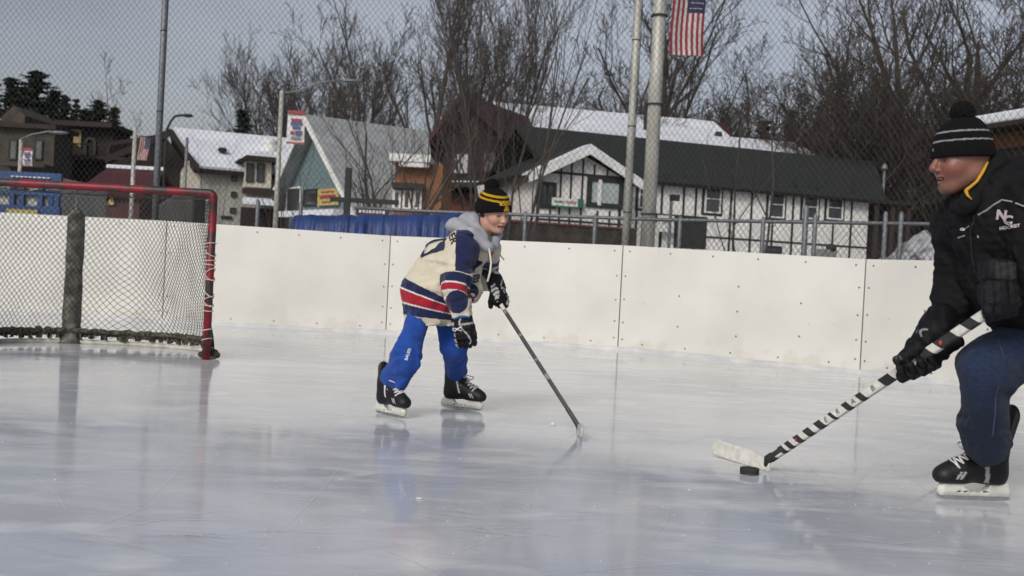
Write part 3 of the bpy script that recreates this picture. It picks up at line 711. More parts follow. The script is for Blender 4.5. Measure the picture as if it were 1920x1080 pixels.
# ---- teal A frame house
o_, yaw, wd = frame_of(545, 690, 48, 42)
T = House('teal_house', o_, yaw, 'teal boarded house with a steep grey metal roof and white gable trim', 'house')
xm, zap = T.lx(600, 222, 0); x0, zl = T.lx(541, 350, 0); x1, zb = T.lx(698, 405, 0)
mb = MB(); mb.prism([(x0+.25, .0, -.1), (x1-.25, 0, -.1), (x1-.25, 0, zb), (xm, 0, zap-.3), (x0+.25, 0, zl)], (0, 2.3, 0)); T.part('wall', mb, M_TEAL)
L_ = 5.4; dx = Vector((0, L_, 0))
mb = MB(); slab(mb, (xm, -.7, zap), (x0-.15, -.7, zl-.4), (x0-.15, L_, zl-.4), (xm, L_, zap), .12); slab(mb, (x1+.2, -.7, zb-.3), (xm, -.7, zap), (xm, L_, zap), (x1+.2, 2.9, zb-.3), .12)
rt = T.part('roof', mb, M_GREYMET)
mb = MB(); sl = (Vector((x1+.2, 0, zb-.3))-Vector((xm, 0, zap)))
for k in range(1, 16):
    y = -.7+(L_+.7)*k/16; a = Vector((xm, y, zap+.01)); b2 = a+Vector((sl.x, -(y+.7)*.41, sl.z)); n_ = Vector((sl.z, 0, -sl.x)).normalized()*-.05
    mb.prism([a, b2, b2+Vector((0, .05, 0)), a+Vector((0, .05, 0))], Vector((-sl.z, 0, sl.x)).normalized()*.05)
T.part('roof_rib', mb, M_GREYMET, rt)
mb = MB()
for (xa, za) in ((x0-.15, zl-.4), (x1+.2, zb-.3)):
    mb.prism([(xm, -.76, zap+.05), (xa, -.76, za+.05), (xa, -.76, za-.22), (xm, -.76, zap-.25)], (0, .05, 0))
T.part('barge_board', mb, M_WSIDING)
xx, zz = T.lx(612, 262, -.05); mb = MB(); mb.prism([(xm-.28, -.04, zap-1.15), (xm+.28, -.04, zap-1.15), (xm, -.04, zap-.55)], (0, .03, 0)); T.part('gable_panel', mb, M_TAN)
def tw(a, b_, c, d, **k):
    x0_, z1 = T.lx(a, b_, 0); x1_, z0 = T.lx(c, d, 0); return T.window(x0_, z0, x1_, z1, -.03, **k)
tw(540, 352, 565, 400, t=.08); tw(572, 356, 596, 386, frame=M_DARKTRIM, t=.08)
x0_, z1 = T.lx(596, 355, -.15); x1_, z0 = T.lx(633, 384, -.15)
Y = House('yellow_sign', T.M @ Vector((x0_, -.15, z0)), yaw, 'yellow sign with a red band on the front of the teal house', 'sign'); w_, h_ = x1_-x0_, z1-z0
mb = MB(); mb.box((0, 0, 0), (w_, .05, h_)); Y.part('sign_board', mb, M_SIGNYEL); mb = MB(); mb.box((w_*.12, -.012, h_*.40), (w_*.88, 0, h_*.62)); mb.box((w_*.2, -.012, h_*.75), (w_*.8, 0, h_*.84)); mb.box((w_*.25, -.012, h_*.15), (w_*.75, 0, h_*.24)); Y.part('sign_band', mb, M_SIGNRED)
xa, za = T.lx(540, 398, -.3); xb, zb2 = T.lx(645, 404, -.3); mb = MB(); mb.box((xa, -.8, za-.25), (xb, 0, za)); T.part('porch_snow', mb, M_ROOFSNOW)
# ---- orange brown building right of it
o_, yaw, wd = frame_of(733, 822, 40)
O = House('orange_brown_house', o_, yaw, 'small orange brown house with white trimmed windows between the teal house and the brown chalet', 'house')
_, zt_ = O.lx(780, 306, 0); mb = MB(); mb.box((0, 0, -.1), (wd, 6, zt_)); O.part('wall', mb, M_ORANGE)
mb = MB(); mb.box((-.2, -.5, zt_), (wd*.75, 6.2, zt_+.28)); mb.box((wd*.1, -.45, zt_-.18), (wd*.72, 0, zt_)); O.part('roof', mb, M_WHITEP)
xa, za = O.lx(736, 347, -.3); xb, _ = O.lx(795, 347, -.3); mb = MB(); mb.box((xa, -.45, za-.12), (xb, 0, za+.1)); O.part('canopy', mb, M_DARKTRIM)
for a in (737, 756, 776): x0_, z1 = O.lx(a, 356, 0); x1_, z0 = O.lx(a+14, 394, 0); O.window(x0_, z0, x1_, z1, -.03, t=.09)
# ---- chalet with snowy roof, left of centre
o_, yaw, wd = frame_of(374, 600, 48, 50)
D = House('cream_chalet', o_, yaw, 'cream walled chalet with a wide snow covered roof and small square windows', 'chalet')
xr0, zr0 = D.lx(318, 246, 3.5); xr1, zr1 = D.lx(585, 268, 3.5); xe0, ze0 = D.lx(368, 312, -.5); zr = (zr0+zr1)/2+.05; xe1, ze1 = D.lx(600, 328, -.5); ze = (ze0+ze1)/2
xl = D.lx(374, 350, 0)[0]
mb = MB(); mb.box((xl, 0, -.1), (xe1, 7.5, ze-.25)); mb.prism([(xl-.01, .01, ze-.3), (xl-.01, 7.5, ze-.3), (xl-.01, 3.6, zr-.3)], (xe1-xl-.2, 0, 0)); D.part('wall', mb, M_CREAMSHADE)
xw, _ = D.lx(345, 350, -0)
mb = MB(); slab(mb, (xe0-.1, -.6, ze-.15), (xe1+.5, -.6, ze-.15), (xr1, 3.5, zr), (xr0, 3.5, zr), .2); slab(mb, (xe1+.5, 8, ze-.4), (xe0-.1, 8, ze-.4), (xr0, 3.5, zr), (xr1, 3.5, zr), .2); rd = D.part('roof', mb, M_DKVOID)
mb = MB(); 
slab(mb, (xe0+.05, -.55, ze-.0), (xe1+.4, -.55, ze-.0), (xr1, 3.45, zr+.12), (xr0+.15, 3.45, zr+.12), .11); D.part('roof_snow', mb, M_ROOFSNOW, rd)
# dark gable mouth + left slope of the front gable, cream wing wall
xa, za = D.lx(205, 262, 1.0); xb, zb = D.lx(318, 246, -.4)
mb = MB(); slab(mb, (xa, .8, za-.1), (xb, .8, zb+.05), (xb, 6.5, zb+.05), (xa, 6.5, za-.1), .18); mb.prism([(xb, -.8, zb+.08), (xe0+.1, -.8, ze+.0), (xe0+.1, -.8, ze-.3), (xb, -.8, zb-.25)], (0, .2, 0)); mb.prism([(xb, -.8, zb+.08), (xb, -.8, zb-.25), (xb-2.6, -.8, ze-.25), (xb-2.6, -.8, ze+.05)], (0, .2, 0)); D.part('barge_board', mb, M_BROWNW)
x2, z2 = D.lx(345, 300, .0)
mb = MB(); mb.prism([(xb-2.4, .35, -.1), (x2, .35, -.1), (x2, .35, z2), (xb, .35, zb-.3), (xb-2.4, .35, ze-.2)], (0, .2, 0)); D.part('porch_shade', mb, M_DKVOID)  # solid dark sheet that stands in for the shade inside the porch
x3, z3 = D.lx(372, 313, -.0)
mb = MB(); mb.prism([(x2-.1, .1, -.1), (xl+.05, .1, -.1), (xl+.05, .1, ze-.3), (x2+.35, .1, z2+.25), (x2-.1, .1, z2-.5)], (0, .2, 0)); D.part('wing_wall', mb, M_CREAM)
def dw(a, b_, c, d, **k):
    x0_, z1 = D.lx(a, b_, 0); x1_, z0 = D.lx(c, d, 0); D.window(x0_, z0, x1_, z1, -.02, frame=M_DARKTRIM, t=.04, **k)
for a, b_ in ((434, 330), (433, 359), (431, 389)): dw(a, b_, a+10, b_+11)
dw(414, 404, 434, 411)
# dormer
xa, za = D.lx(455, 300, -1.3); xb, zb = D.lx(515, 303, -1.3); _, zf = D.lx(470, 346, -1.3)
mb = MB(); mb.box((xa+.2, -1.2, zf-.1), (xb-.1, 1.5, za)); dm = D.part('dormer', mb, M_CREAM)
mb = MB(); mb.prism([(xa-.2, -1.7, za), (xb+.2, -1.7, za), (xb-.2, -1.7, za+.32), (xa+.5, -1.7, za+.28)], (0, 3.6, 0)); D.part('dormer_roof', mb, M_DKVOID, dm)
mb = MB(); mb.prism([(xa+.1, -1.72, za+.2), (xb, -1.72, za+.2), (xb-.2, -1.72, za+.45), (xa+.6, -1.72, za+.4)], (0, 3.6, 0)); D.part('dormer_snow', mb, M_ROOFSNOW, dm)
for a in (462, 482): x0_, z1 = D.lx(a, 306, -1.2); x1_, z0 = D.lx(a+13, 342, -1.2); D.window(x0_, z0, x1_, z1, -1.22, frame=M_DARKTRIM, t=.05)
xa, za = D.lx(455, 352, -1.4); xb, zb = D.lx(520, 372, -1.4); mb = MB(); mb.box((xa, -1.5, zb+.1), (xb, -1.2, za)); D.part('balcony', mb, M_BROWNW)
xa, za = D.lx(462, 372, -1.6); xb, zb = D.lx(508, 386, -1.6); mb = MB(); mb.prism([(xa-.2, -1.8, zb), (xb+.2, -1.8, zb), (xb-.3, -.6, za+.3), (xa+.1, -.6, za+.3)], (0, 0, .12)); D.part('porch_snow', mb, M_ROOFSNOW)
xa, za = D.lx(453, 388, -.3); xb, zb = D.lx(530, 405, -.3); mb = MB(); mb.box((xa, -.4, -.1), (xb, .0, za)); D.part('porch_wall', mb, M_BROWNW)
# chimney
xa, za = D.lx(505, 286, 2.0); mb = MB(); mb.tube([(xa, 2, za-.5), (xa, 2, za+.35)], .42, 12); mb.ball((xa, 2, za+.45), (.4, .4, .25)); ch_ = D.part('chimney', mb, M_WHITEP, rd, smooth=True); mb = MB(); mb.box((xa-1, 1.3, za-.75), (xa+.7, 1.7, za-.42)); D.part('chimney_flashing', mb, M_DKVOID, rd)
xa, za = D.lx(417, 281, .9); mb = MB(); mb.ball((xa, .9, za), (.22, .3, .12)); D.part('roof_vent', mb, M_DKVOID, rd)
# ---- far left: long brown hotel
o_, yaw, wd = frame_of(-120, 92, 52)
B = House('brown_flat_building', o_, yaw, 'weathered brown stone building with a flat roof at the far left', 'building')
_, zt_ = B.lx(60, 242, 0); mb = MB(); mb.box((0, 0, -.1), (wd, 2.2, zt_)); B.part('wall', mb, M_STONE)
mb = MB(); mb.box((-.3, -.4, zt_), (wd+.2, 2.4, zt_+.22)); B.part('roof_edge', mb, M_BROWNW)
x0_, z0_ = B.lx(48, 232, 1.5); x1_, _ = B.lx(5, 232, 1.5); _, za = B.lx(27, 198, 1.5)
mb = MB(); mb.prism([(x1_, 1.4, zt_), (x0_, 1.4, zt_), (x0_, 1.4, z0_+.4), ((x0_+x1_)/2, 1.4, za), (x1_, 1.4, z0_+.3)], (0, 4, 0)); B.part('roof_gable', mb, M_STONE)
for a in (-20, 18, 66): x0_, z1 = B.lx(a, 262, 0); x1_, z0 = B.lx(a+14, 300, 0); B.window(x0_, z0, x1_, z1, -.03, frame=M_DARKTRIM, t=.06)
xa, za = B.lx(40, 306, -.9); mb = MB(); mb.box((xa-1, -1, za-.15), (wd, 0, za)); B.part('balcony', mb, M_STONE)
o_, yaw, wd = frame_of(117, 300, 56)
E = House('arched_stone_building', o_, yaw, 'dark building with an arched stone window and a tan wall panel below the pines', 'building')
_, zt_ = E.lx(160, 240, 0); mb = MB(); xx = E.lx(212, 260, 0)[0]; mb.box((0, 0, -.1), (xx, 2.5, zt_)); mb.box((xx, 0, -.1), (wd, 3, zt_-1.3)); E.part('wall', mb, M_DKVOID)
mb = MB(); mb.box((-.4, -.8, zt_), (xx+.2, 2.7, zt_+.25)); mb.box((xx-.1, -.5, zt_-1.3), (wd+.3, 3.2, zt_-1.1)); E.part('roof', mb, M_BROWNW)
xa, za = E.lx(126, 242, -.1); xb, zb = E.lx(152, 262, -.1); mb = MB(); mb.prism([(xa, -.12, za), (xb, -.12, za), (xb, -.12, zb-.4), (xb-.5, -.12, zb-.1), (xa+.3, -.12, zb+.25)], (0, .1, 0)); E.part('tan_panel', mb, M_TAN)
xa, za = E.lx(158, 290, -.1); xb, zb = E.lx(181, 258, -.1); mb = MB(); xc_ = (xa+xb)/2; ro = (xb-xa)/2
ring_o = [(xc_+ro*math.cos(t), -.15, zb-ro+ro*math.sin(t)) for t in np.linspace(0, math.pi, 9)]; ring_i = [(xc_+ro*.62*math.cos(t), -.15, zb-ro+ro*.62*math.sin(t)) for t in np.linspace(0, math.pi, 9)]
for k in range(8): mb.prism([ring_o[k], ring_o[k+1], ring_i[k+1], ring_i[k]], (0, .13, 0))
mb.box((xa, -.15, za), (xa+ro*.38, -.02, zb-ro)); mb.box((xb-ro*.38, -.15, za), (xb, -.02, zb-ro)); E.part('stone_arch', mb, M_STONE)
xa, za = E.lx(122, 292, -1); mb = MB(); mb.box((xa, -1.2, za-.1), (wd, 0, za+.05)); mb.box((xa, -1.2, za+.6), (wd, -1.1, za+.66)); E.part('balcony', mb, M_BROWNW)
mb = MB(); xa, za = E.lx(217, 250, 3); mb.tube([(xa, 3, za-1.5), (xa, 3, za+.1), (xa, 3, za+.35)], [.35, .35, .1], 10); E.part('chimney', mb, M_WHITEP)
# ---- low dark red building
o_, yaw, wd = frame_of(140, 252, 40)
Q = House('dark_red_building', o_, yaw, 'low dark red building with a snow dusted roof ridge behind the goal', 'building')
_, zt_ = Q.lx(195, 313, 2); _, zb_ = Q.lx(195, 350, 0)
mb = MB(); mb.box((.2, .3, -.1), (wd, 5, zb_)); Q.part('wall', mb, M_REDROOF)
mb = MB(); slab(mb, (-.2, 0, zb_-.3), (wd+.2, 0, zb_-.3), (wd+.2, 2.4, zt_), (.15, 2.4, zt_), .1); slab(mb, (wd+.2, 5.2, zb_-.3), (-.2, 5.2, zb_-.3), (.15, 2.4, zt_), (wd+.2, 2.4, zt_), .1); Q.part('roof', mb, M_REDROOF)
mb = MB(); mb.tube([(.15, 2.35, zt_+.05), (wd+.2, 2.35, zt_+.05)], .09, 6); Q.part('ridge_snow', mb, M_ROOFSNOW)
x0_, z1 = Q.lx(146, 356, .2); x1_, z0 = Q.lx(190, 410, .2); mb = MB(); mb.box((x0_, .1, -.1), (x1_, .3, z1)); Q.part('pale_wall', mb, M_WHITEP); x0_, z1 = Q.lx(163, 366, .1); x1_, z0 = Q.lx(168, 404, .1); Q.window(x0_, z0, x1_, z1, .07, frame=M_DARKTRIM, t=.04)
x0_, z1 = Q.lx(209, 363, .2); mb = MB(); mb.prism([(x0_, .2, z1), (x0_+.14, .2, z1-.42), (x0_-.14, .2, z1-.42)], (0, .08, 0)); Q.part('wall_lamp', mb, M_SIGNYEL)
# ---- blue ticket booth behind the boards at the left edge
o_, yaw, wd = frame_of(-60, 108, 17)
K = House('blue_booth', o_, yaw, 'blue framed booth with white panels behind the goal at the left edge', 'booth')
M_BLUE = mat('blue_paint', (.02, .075, .22), (.016, .05, .16), .5, 3); M_PANELW = mat('booth_white', (.52, .51, .46), (.42, .41, .37), .7, 2)
_, zt_ = K.lx(50, 327, 0); mb = MB(); mb.box((.05, .08, -.1), (wd-.03, 2, zt_-.02)); K.part('panel', mb, M_PANELW)
mb = MB()
for a in (-58, 22, 40, 75, 95, 106): x, _ = K.lx(a, 360, 0); mb.box((x-.04, 0, -.05), (x+.04, .08, zt_))
for py, h_ in ((333, .09), (362, .03), (396, .09), (415, .05)): _, z = K.lx(50, py, 0); mb.box((0, -.004, z-h_), (wd, .076, z+h_))
K.part('frame', mb, M_BLUE)
x0_, z1 = K.lx(12, 391, -.05); x1_, z0 = K.lx(70, 402, -.05); mb = MB(); mb.box((x0_, -.05, z0), (x1_, -.01, z1)); K.part('yellow_strip', mb, M_SIGNYEL)
x0_, z1 = K.lx(20, 329, -.05); x1_, z0 = K.lx(95, 335, -.05); mb = MB()
for k in range(9): xx = x0_+(x1_-x0_)*k/9; mb.box((xx, -.04, z0), (xx+(x1_-x0_)/9*.7, -.01, z1))
K.part('white_sign_band', mb, M_SIGNWH)
# ---- building at the right edge
o_, yaw, wd = frame_of(1835, 2150, 30, 25)
N = House('orange_shed', o_, yaw, 'orange brown timber building with a snowy roof at the right edge behind the man', 'building')
_, zt_ = N.lx(1900, 247, 0); mb = MB(); mb.box((0, 0, -.1), (wd, 7, zt_)); N.part('wall', mb, M_ORANGE)
mb = MB(); mb.box((-.5, -.9, zt_), (wd+1, 7.5, zt_+.12)); rr_ = N.part('roof', mb, M_DKVOID); mb = MB(); mb.box((-.45, -.85, zt_+.12), (wd+1, 7.4, zt_+.42)); bevel(N.part('roof_snow', mb, M_ROOFSNOW, rr_), .08, 3)
mb = MB(); mb.box((-.3, -.15, zt_-.75), (wd, 0, zt_-.45)); N.part('fascia', mb, M_DKVOID)

# ================================================================ STREET FURNITURE
M_BANNER = mat('banner_cloth', (.74, .73, .72), (.62, .61, .62), .8, 2)
def flag(parent, org, U, V, w_, h_, name='flag'):
    # vertical hanging: stripes run along V, canton top at far U side. U,V unit vectors; org = upper left corner
    N_ = U.cross(V); ft = obj_flag = None
    def pt(u, v): 
        wv = .05*w_*math.sin(v*5+u*4)+.04*w_*math.sin(u*9+1); return org+U*(u*w_+.03*w_*math.sin(v*6))+V*(-v*h_)+N_*wv
    mb = MB(); nv = 16
    for k in range(13):
        for j in range(nv):
            u0, u1 = k/13, (k+1)/13; v0, v1 = j/nv, (j+1)/nv
            c = 0 if k % 2 == 0 else 1
            if k >= 6 and v1 <= .5: c = 2
            mb.add([pt(u0, v0), pt(u1, v0), pt(u1, v1), pt(u0, v1)], [(0, 1, 2, 3)], c)
    f_ = obj(name, mb, [M_FRED, M_FWH, M_FBL], parent, smooth=True)
    mb = MB(); 
    for i in range(6):
        for j in range(7):
            u = .5+.04+.42*(i+.5*(j % 2)+.25)/6.4; v = .02+.46*(j+.5)/7; c = pt(u, v)
            for sgn in (1, -1): mb.add([c+(U*math.cos(a)+V*math.sin(a))*w_*.022+N_*.006*sgn for a in np.linspace(0, 2*math.pi, 6)[:-1]], [(0, 1, 2, 3, 4)])
    obj('stars', mb, M_FWH, f_); return f_
M_FRED = mat('flag_red', (.24, .012, .022), rough=.8); M_FWH = mat('flag_white', (.50, .47, .46), rough=.8); M_FBL = mat('flag_blue', (.014, .016, .06), rough=.8)
# stout pole with the large flag
d = 19.0; q = P(1213, 470, d); q.z = -.05
lp = empty('flag_pole', tuple(q), 0, 'thick pale metal pole with a stars and stripes flag behind the rink', 'flag pole')
mb = MB(); mb.tube([q, q+Vector((0, 0, 9))], [.135, .10], 18); obj('pole', mb, M_POLE, lp, smooth=True)
mb = MB()
for py in (402, 196, 30): z = zat(1215, py, d); mb.tube([Vector((q.x, q.y, z-.015)), Vector((q.x, q.y, z+.015))], .15, 16)
mb.box((q.x-.16, q.y-.16, 0), (q.x+.16, q.y+.16, .25)); obj('collar', mb, M_WIRE, lp)
ft = P(1262, -60, d); w_ = 62*d/FPX; h_ = 162*d/FPX
mb = MB(); mb.tube([Vector((q.x, q.y, ft.z+.02)), Vector((ft.x+w_+.05, ft.y, ft.z+.02))], .018, 8); obj('flag_arm', mb, M_WIRE, lp)
flag(lp, ft, Vector((.995, 0, -.03)).normalized(), Vector((-.02, .02, 1)).normalized(), w_, h_)
# lamp post with banner near the teal house
def lamp(px, py0, py1, d, r, label, arm=None, group='pale street lamp posts beyond the rink'):
    q = P(px, py0, d); b0 = Vector((q.x, q.y, -.06)); z = zat(px, py1, d)
    e = empty('street_lamp', tuple(b0), 0, label, 'street lamp', group)
    mb = MB(); mb.tube([b0, Vector((q.x, q.y, z))], [r*1.15, r*.85], 12); obj('pole', mb, M_POLE, e, smooth=True)
    if arm:
        pts = [P(x, y, d) for x, y in arm]; mb = MB(); mb.tube(pts, r*.38, 6); obj('arm', mb, M_GALV, e, smooth=True)
        t_ = pts[-1]; mb = MB(); mb.ball(t_+Vector((.25, 0, -.02)), (.38, .14, .07), 12, 6); obj('lamp_head', mb, M_GALV, e, smooth=True)
    return e, b0
e1, b1 = lamp(517, 410, 170, 36, .085, 'pale lamp post with a red and blue banner in front of the teal house', [(525, 176), (560, 170), (600, 155), (642, 150)])
def banner(e, px0, py0, px1, py1, d):
    a = P(px0, py0, d); b2 = P(px1, py0, d); c = P(px0, py1, d); U = Vector((1, 0, 0)); w_ = (b2-a).length; h_ = (a-c).length
    z1 = a.z; x0 = a.x; y = a.y
    mb = MB(); n = 8; vs = []
    for i in range(n+1):
        for j in (0, 1): vs.append((x0-.02*j+w_*j, y+.03*math.sin(i*.9+j), z1-h_*i/n))
    mb.add(vs, [(2*i, 2*i+2, 2*i+3, 2*i+1) for i in range(n)]); b_ = obj('banner', mb, M_BANNER, e); b_.modifiers.new('s', 'SOLIDIFY').thickness = .01
    for (u0, v0, u1, v1, m_, nm) in ((.0, .0, 1, .10, M_SIGNRED, 'banner_edge'), (0, .95, 1, 1, M_SIGNRED, 'banner_edge'), (.22, .24, .8, .33, M_SIGNRED, 'banner_print'), (.2, .34, .85, .44, M_SIGNBLUE, 'banner_print'), (.3, .47, .75, .56, M_SIGNBLUE, 'banner_print'), (.2, .62, .42, .72, M_SIGNRED, 'banner_print'), (.48, .60, .82, .74, M_SIGNBLUE, 'banner_print'), (.25, .78, .75, .86, M_GALV, 'banner_print')):
        mb = MB(); mb.box((x0+w_*u0, y-.05, z1-h_*v1), (x0+w_*u1, y-.04, z1-h_*v0)); obj(nm, mb, m_, b_)
    mb = MB(); mb.tube([(x0-.25, y, z1), (x0+w_, y, z1)], .02, 6); obj('banner_arm', mb, M_WIRE, e)
banner(e1, 540, 207, 574, 269, 36)
e2, b2 = lamp(130/3.9+0, 400, 262, 40, .08, 'pale lamp post with a small banner at the far left edge', [(36, 262), (60, 252), (92, 246), (98, 247)])
banner(e2, 43, 277, 62, 311, 40)
e3, b3 = lamp(246, 405, 240, 33, .07, 'pale pole with a small stars and stripes flag above the goal crossbar')
fo = P(263, 256, 33); flag(e3, fo, Vector((1, 0, -.03)).normalized(), Vector((.12, 0, 1)).normalized(), 21*33/FPX, 44*33/FPX)
mb = MB(); mb.tube([Vector((b3.x, b3.y, fo.z+.01)), fo+Vector((.4, 0, 0.01))], .015, 6); obj('flag_arm', mb, M_WIRE, e3)
q = P(318, 300, 38); e4 = empty('street_lamp', (q.x, q.y, -.05), 0, 'dark curved arm street lamp rising beside the chalet gable', 'street lamp')
pts = [P(x, y, 38) for x, y in ((305, 400), (309, 300), (313, 243), (320, 228), (328, 218), (340, 216), (347, 216))]; pts[0].z = -.05
mb = MB(); mb.tube(pts, .045, 8); obj('pole', mb, M_DARKTRIM, e4, smooth=True); mb = MB(); mb.ball(pts[-1]+Vector((.1, 0, -.01)), (.2, .1, .07)); obj('lamp_head', mb, M_DARKTRIM, e4, smooth=True)
q = P(343, 400, 30); b0 = Vector((q.x, q.y, -.06)); e5 = empty('thin_pole', tuple(b0), 0, 'thin bare grey pole in front of the cream chalet gable', 'pole'); mb = MB(); mb.tube([b0, Vector((q.x+.02, q.y, zat(348, 258, 30)))], .045, 8); obj('pole', mb, M_GALV, e5, smooth=True)
# black cross arm sign
q = P(649, 420, 28); b0 = Vector((q.x, q.y, -.06)); zt_ = zat(653, 315, 28); za = zat(690, 377, 28)
e6 = empty('hanging_sign', tuple(b0), 0, 'black post with a long cross arm and a small dark red sign hanging from it', 'sign')
mb = MB(); mb.box((b0.x-.08, b0.y-.08, -.1), (b0.x+.08, b0.y+.08, zt_)); obj('post', mb, M_DARKTRIM, e6)
mb = MB(); mb.box((b0.x-.45, b0.y-.06, za-.06), (b0.x+1.35, b0.y+.06, za+.06)); obj('cross_arm', mb, M_DARKTRIM, e6)
x0 = P(668, 392, 28).x; x1 = P(730, 392, 28).x; z1 = zat(700, 391, 28); z0 = zat(700, 405, 28)
mb = MB(); mb.box((x0, b0.y-.03, z0), (x1, b0.y+.03, z1)); sb_ = obj('sign_board', mb, M_REDROOF, e6)
mb = MB(); 
for k in range(8): mb.box((x0+.08+(x1-x0-.16)*k/8, b0.y-.036, z0+.07), (x0+.08+(x1-x0-.16)*(k+.7)/8, b0.y-.03, z1-.05))
obj('white_print', mb, M_SIGNWH, sb_); mb = MB(); mb.tube([(x0+.1, b0.y, z1), (x0+.1, b0.y, za)], .008, 4); mb.tube([(x1-.1, b0.y, z1), (x1-.1, b0.y, za)], .008, 4); obj('hanger', mb, M_WIRE, e6)
# parked car, bench and crates glimpsed over the boards behind the goal
q = P(258, 400, 27); cz = zat(258, 378, 27)
cr = empty('parked_car', (q.x, q.y, -.05), 0, 'pale grey car parked beyond the boards, its roof seen through the goal net', 'car')
s_ = 1.9; body = MB(); prof = [(-2.1, .25), (-2.1, .75), (-1.75, .92), (-1.0, 1.0), (-.55, 1.42), (.75, 1.45), (1.35, 1.02), (2.0, .95), (2.15, .6), (2.1, .25)]
body.prism([(q.x+x, q.y-.8, z-.05) for x, z in prof], (0, 1.6, 0)); bevel(obj('body', body, mat('car_paint', (.32, .36, .36), (.26, .30, .30), .35, 2, coat=.5), cr, smooth=False), .06, 3)
mb = MB(); mb.prism([(q.x+x, q.y-.81, z-.05) for x, z in ((-.85, 1.02), (-.5, 1.36), (.7, 1.38), (1.15, 1.03))], (0, .02, 0)); obj('side_window', mb, M_GLASS, cr)
for x in (-1.35, 1.35):
    for y in (-.8, .7): mb = MB(); mb.tube([(q.x+x, q.y+y, .28), (q.x+x, q.y+y+.15, .28)], .33, 16); obj('wheel', mb, M_DARKTRIM, cr, smooth=True)
q = P(330, 395, 21); tb = empty('covered_trailer', (q.x, q.y, -.05), 0, 'dark low trailer with a sloping lid behind the goal post', 'trailer')
z1 = zat(340, 352, 21); mb = MB(); mb.prism([(q.x-.45, q.y, .3), (q.x+.36, q.y, .3), (q.x+.36, q.y, z1), (q.x+.1, q.y, z1-.02), (q.x-.45, q.y, z1-.42)], (0, .8, 0)); bevel(obj('body', mb, mat('trailer_dark', (.035, .035, .033), (.06, .06, .055), .6, 3), tb), .05, 2)
for x in (-.3, .2): mb = MB(); mb.tube([(q.x+x, q.y-.02, .22), (q.x+x, q.y+.15, .22)], .27, 14); obj('wheel', mb, M_DARKTRIM, tb, smooth=True)
# ---------------------------------------------------------------- trees
M_BARK = mat('bark_grey_brown', (.050, .040, .034), (.085, .072, .062), .95, 6, .8, 30)
M_TWIG = mat('twig_brown', (.050, .039, .034), (.075, .060, .052), .95, 3)
M_BARKD = mat('bark_dark', (.045, .036, .028), (.07, .058, .045), .95, 6, .6, 30)
M_TWIGD = mat('twig_dark', (.040, .030, .024), (.065, .050, .040), .95, 3)
def tree_meshes(seed, h, spread=.5, stems=1, lv=5, r0=.2, low=.25, dens=1.0, tw=.016):
    rg = random.Random(seed); tr = MB(); cr_ = MB(); cnt = [0]
    def branch(p0, dr, ln, r, lev):
        cnt[0] += 1
        n = 4 if lev < 2 else 3 if lev < 4 else 2
        pts = [p0]; d = dr.copy(); rs = [r]; r1 = r*(.45 if lev else .35)
        for k in range(n):
            d = (d+Vector((rg.gauss(0, .11), rg.gauss(0, .11), .07 if lev > 0 else 0))).normalized()
            pts.append(pts[-1]+d*ln/n); rs.append(r+(r1-r)*(k+1)/n)
        (tr if lev <= 1 else cr_).tube(pts, [max(x, tw*.5) for x in rs], 7 if lev == 0 else 5 if lev == 1 else 3, caps=False)
        if lev >= lv: return
        nb = {0: 9, 1: 7, 2: 6, 3: 5, 4: 4}[lev]*dens; nb = int(nb+rg.random())
        for k in range(nb):
            t = (low if lev == 0 else .18)+(1-(low if lev == 0 else .18))*(k+rg.random())/nb
            i = min(n-1, int(t*n)); q = pts[i].lerp(pts[i+1], t*n-i); rr_ = (rs[i]+(rs[i+1]-rs[i])*(t*n-i))
            ax = d.orthogonal().normalized(); ax.rotate(Matrix.Rotation(k*2.4+rg.random(), 3, d))
            an = R(rg.uniform(28, 55))*(spread/.5); dd = (d*math.cos(an)+ax*math.sin(an)).normalized(); dd = (dd+Vector((0, 0, .22))).normalized()
            branch(q, dd, ln*rg.uniform(.45, .72)*(1-.35*t), max(rr_*.6, tw*.5), lev+1)
    for s in range(stems):
        if stems == 1: branch(Vector((0, 0, -.3)), Vector((rg.gauss(0, .03), rg.gauss(0, .03), 1)).normalized(), h*.82, r0, 0)
        else:
            a = 2*math.pi*s/stems+rg.random(); t_ = rg.uniform(.1, .34)
            branch(Vector((.15*math.cos(a), .15*math.sin(a), -.3)), Vector((math.cos(a)*t_, math.sin(a)*t_, 1)).normalized(), h*rg.uniform(.7, .9), r0*rg.uniform(.6, 1), 0)
    return tr.mesh('trunk', True), cr_.mesh('crown', True), cnt[0]
PROTO = {}
def proto(key, **k):
    if key not in PROTO: PROTO[key] = tree_meshes(**k)
    return PROTO[key]
def tree(key, px, py_top, d, label, group, h0, dark=False, rz=0, kw=None, sx=1.0, name='bare_tree'):
    tr, cr_, n = proto(key, **kw); q = P(px, 480, d); z = zat(px, py_top, d); s = (z+.2)/h0
    e = empty(name, (q.x, q.y, -.05), rz, label, 'tree', group); e.scale = (s*sx, s*sx, s)
    for nm, me, mm in (('trunk', tr, M_BARKD if dark else M_BARK), ('crown', cr_, M_TWIGD if dark else M_TWIG)):
        o = bpy.data.objects.new(nm, me); COL.objects.link(o); o.parent = e
        if len(me.materials) == 0: me.materials.append(mm)
        if dark: o.material_slots[0].link = 'OBJECT'; o.material_slots[0].material = mm
    return e
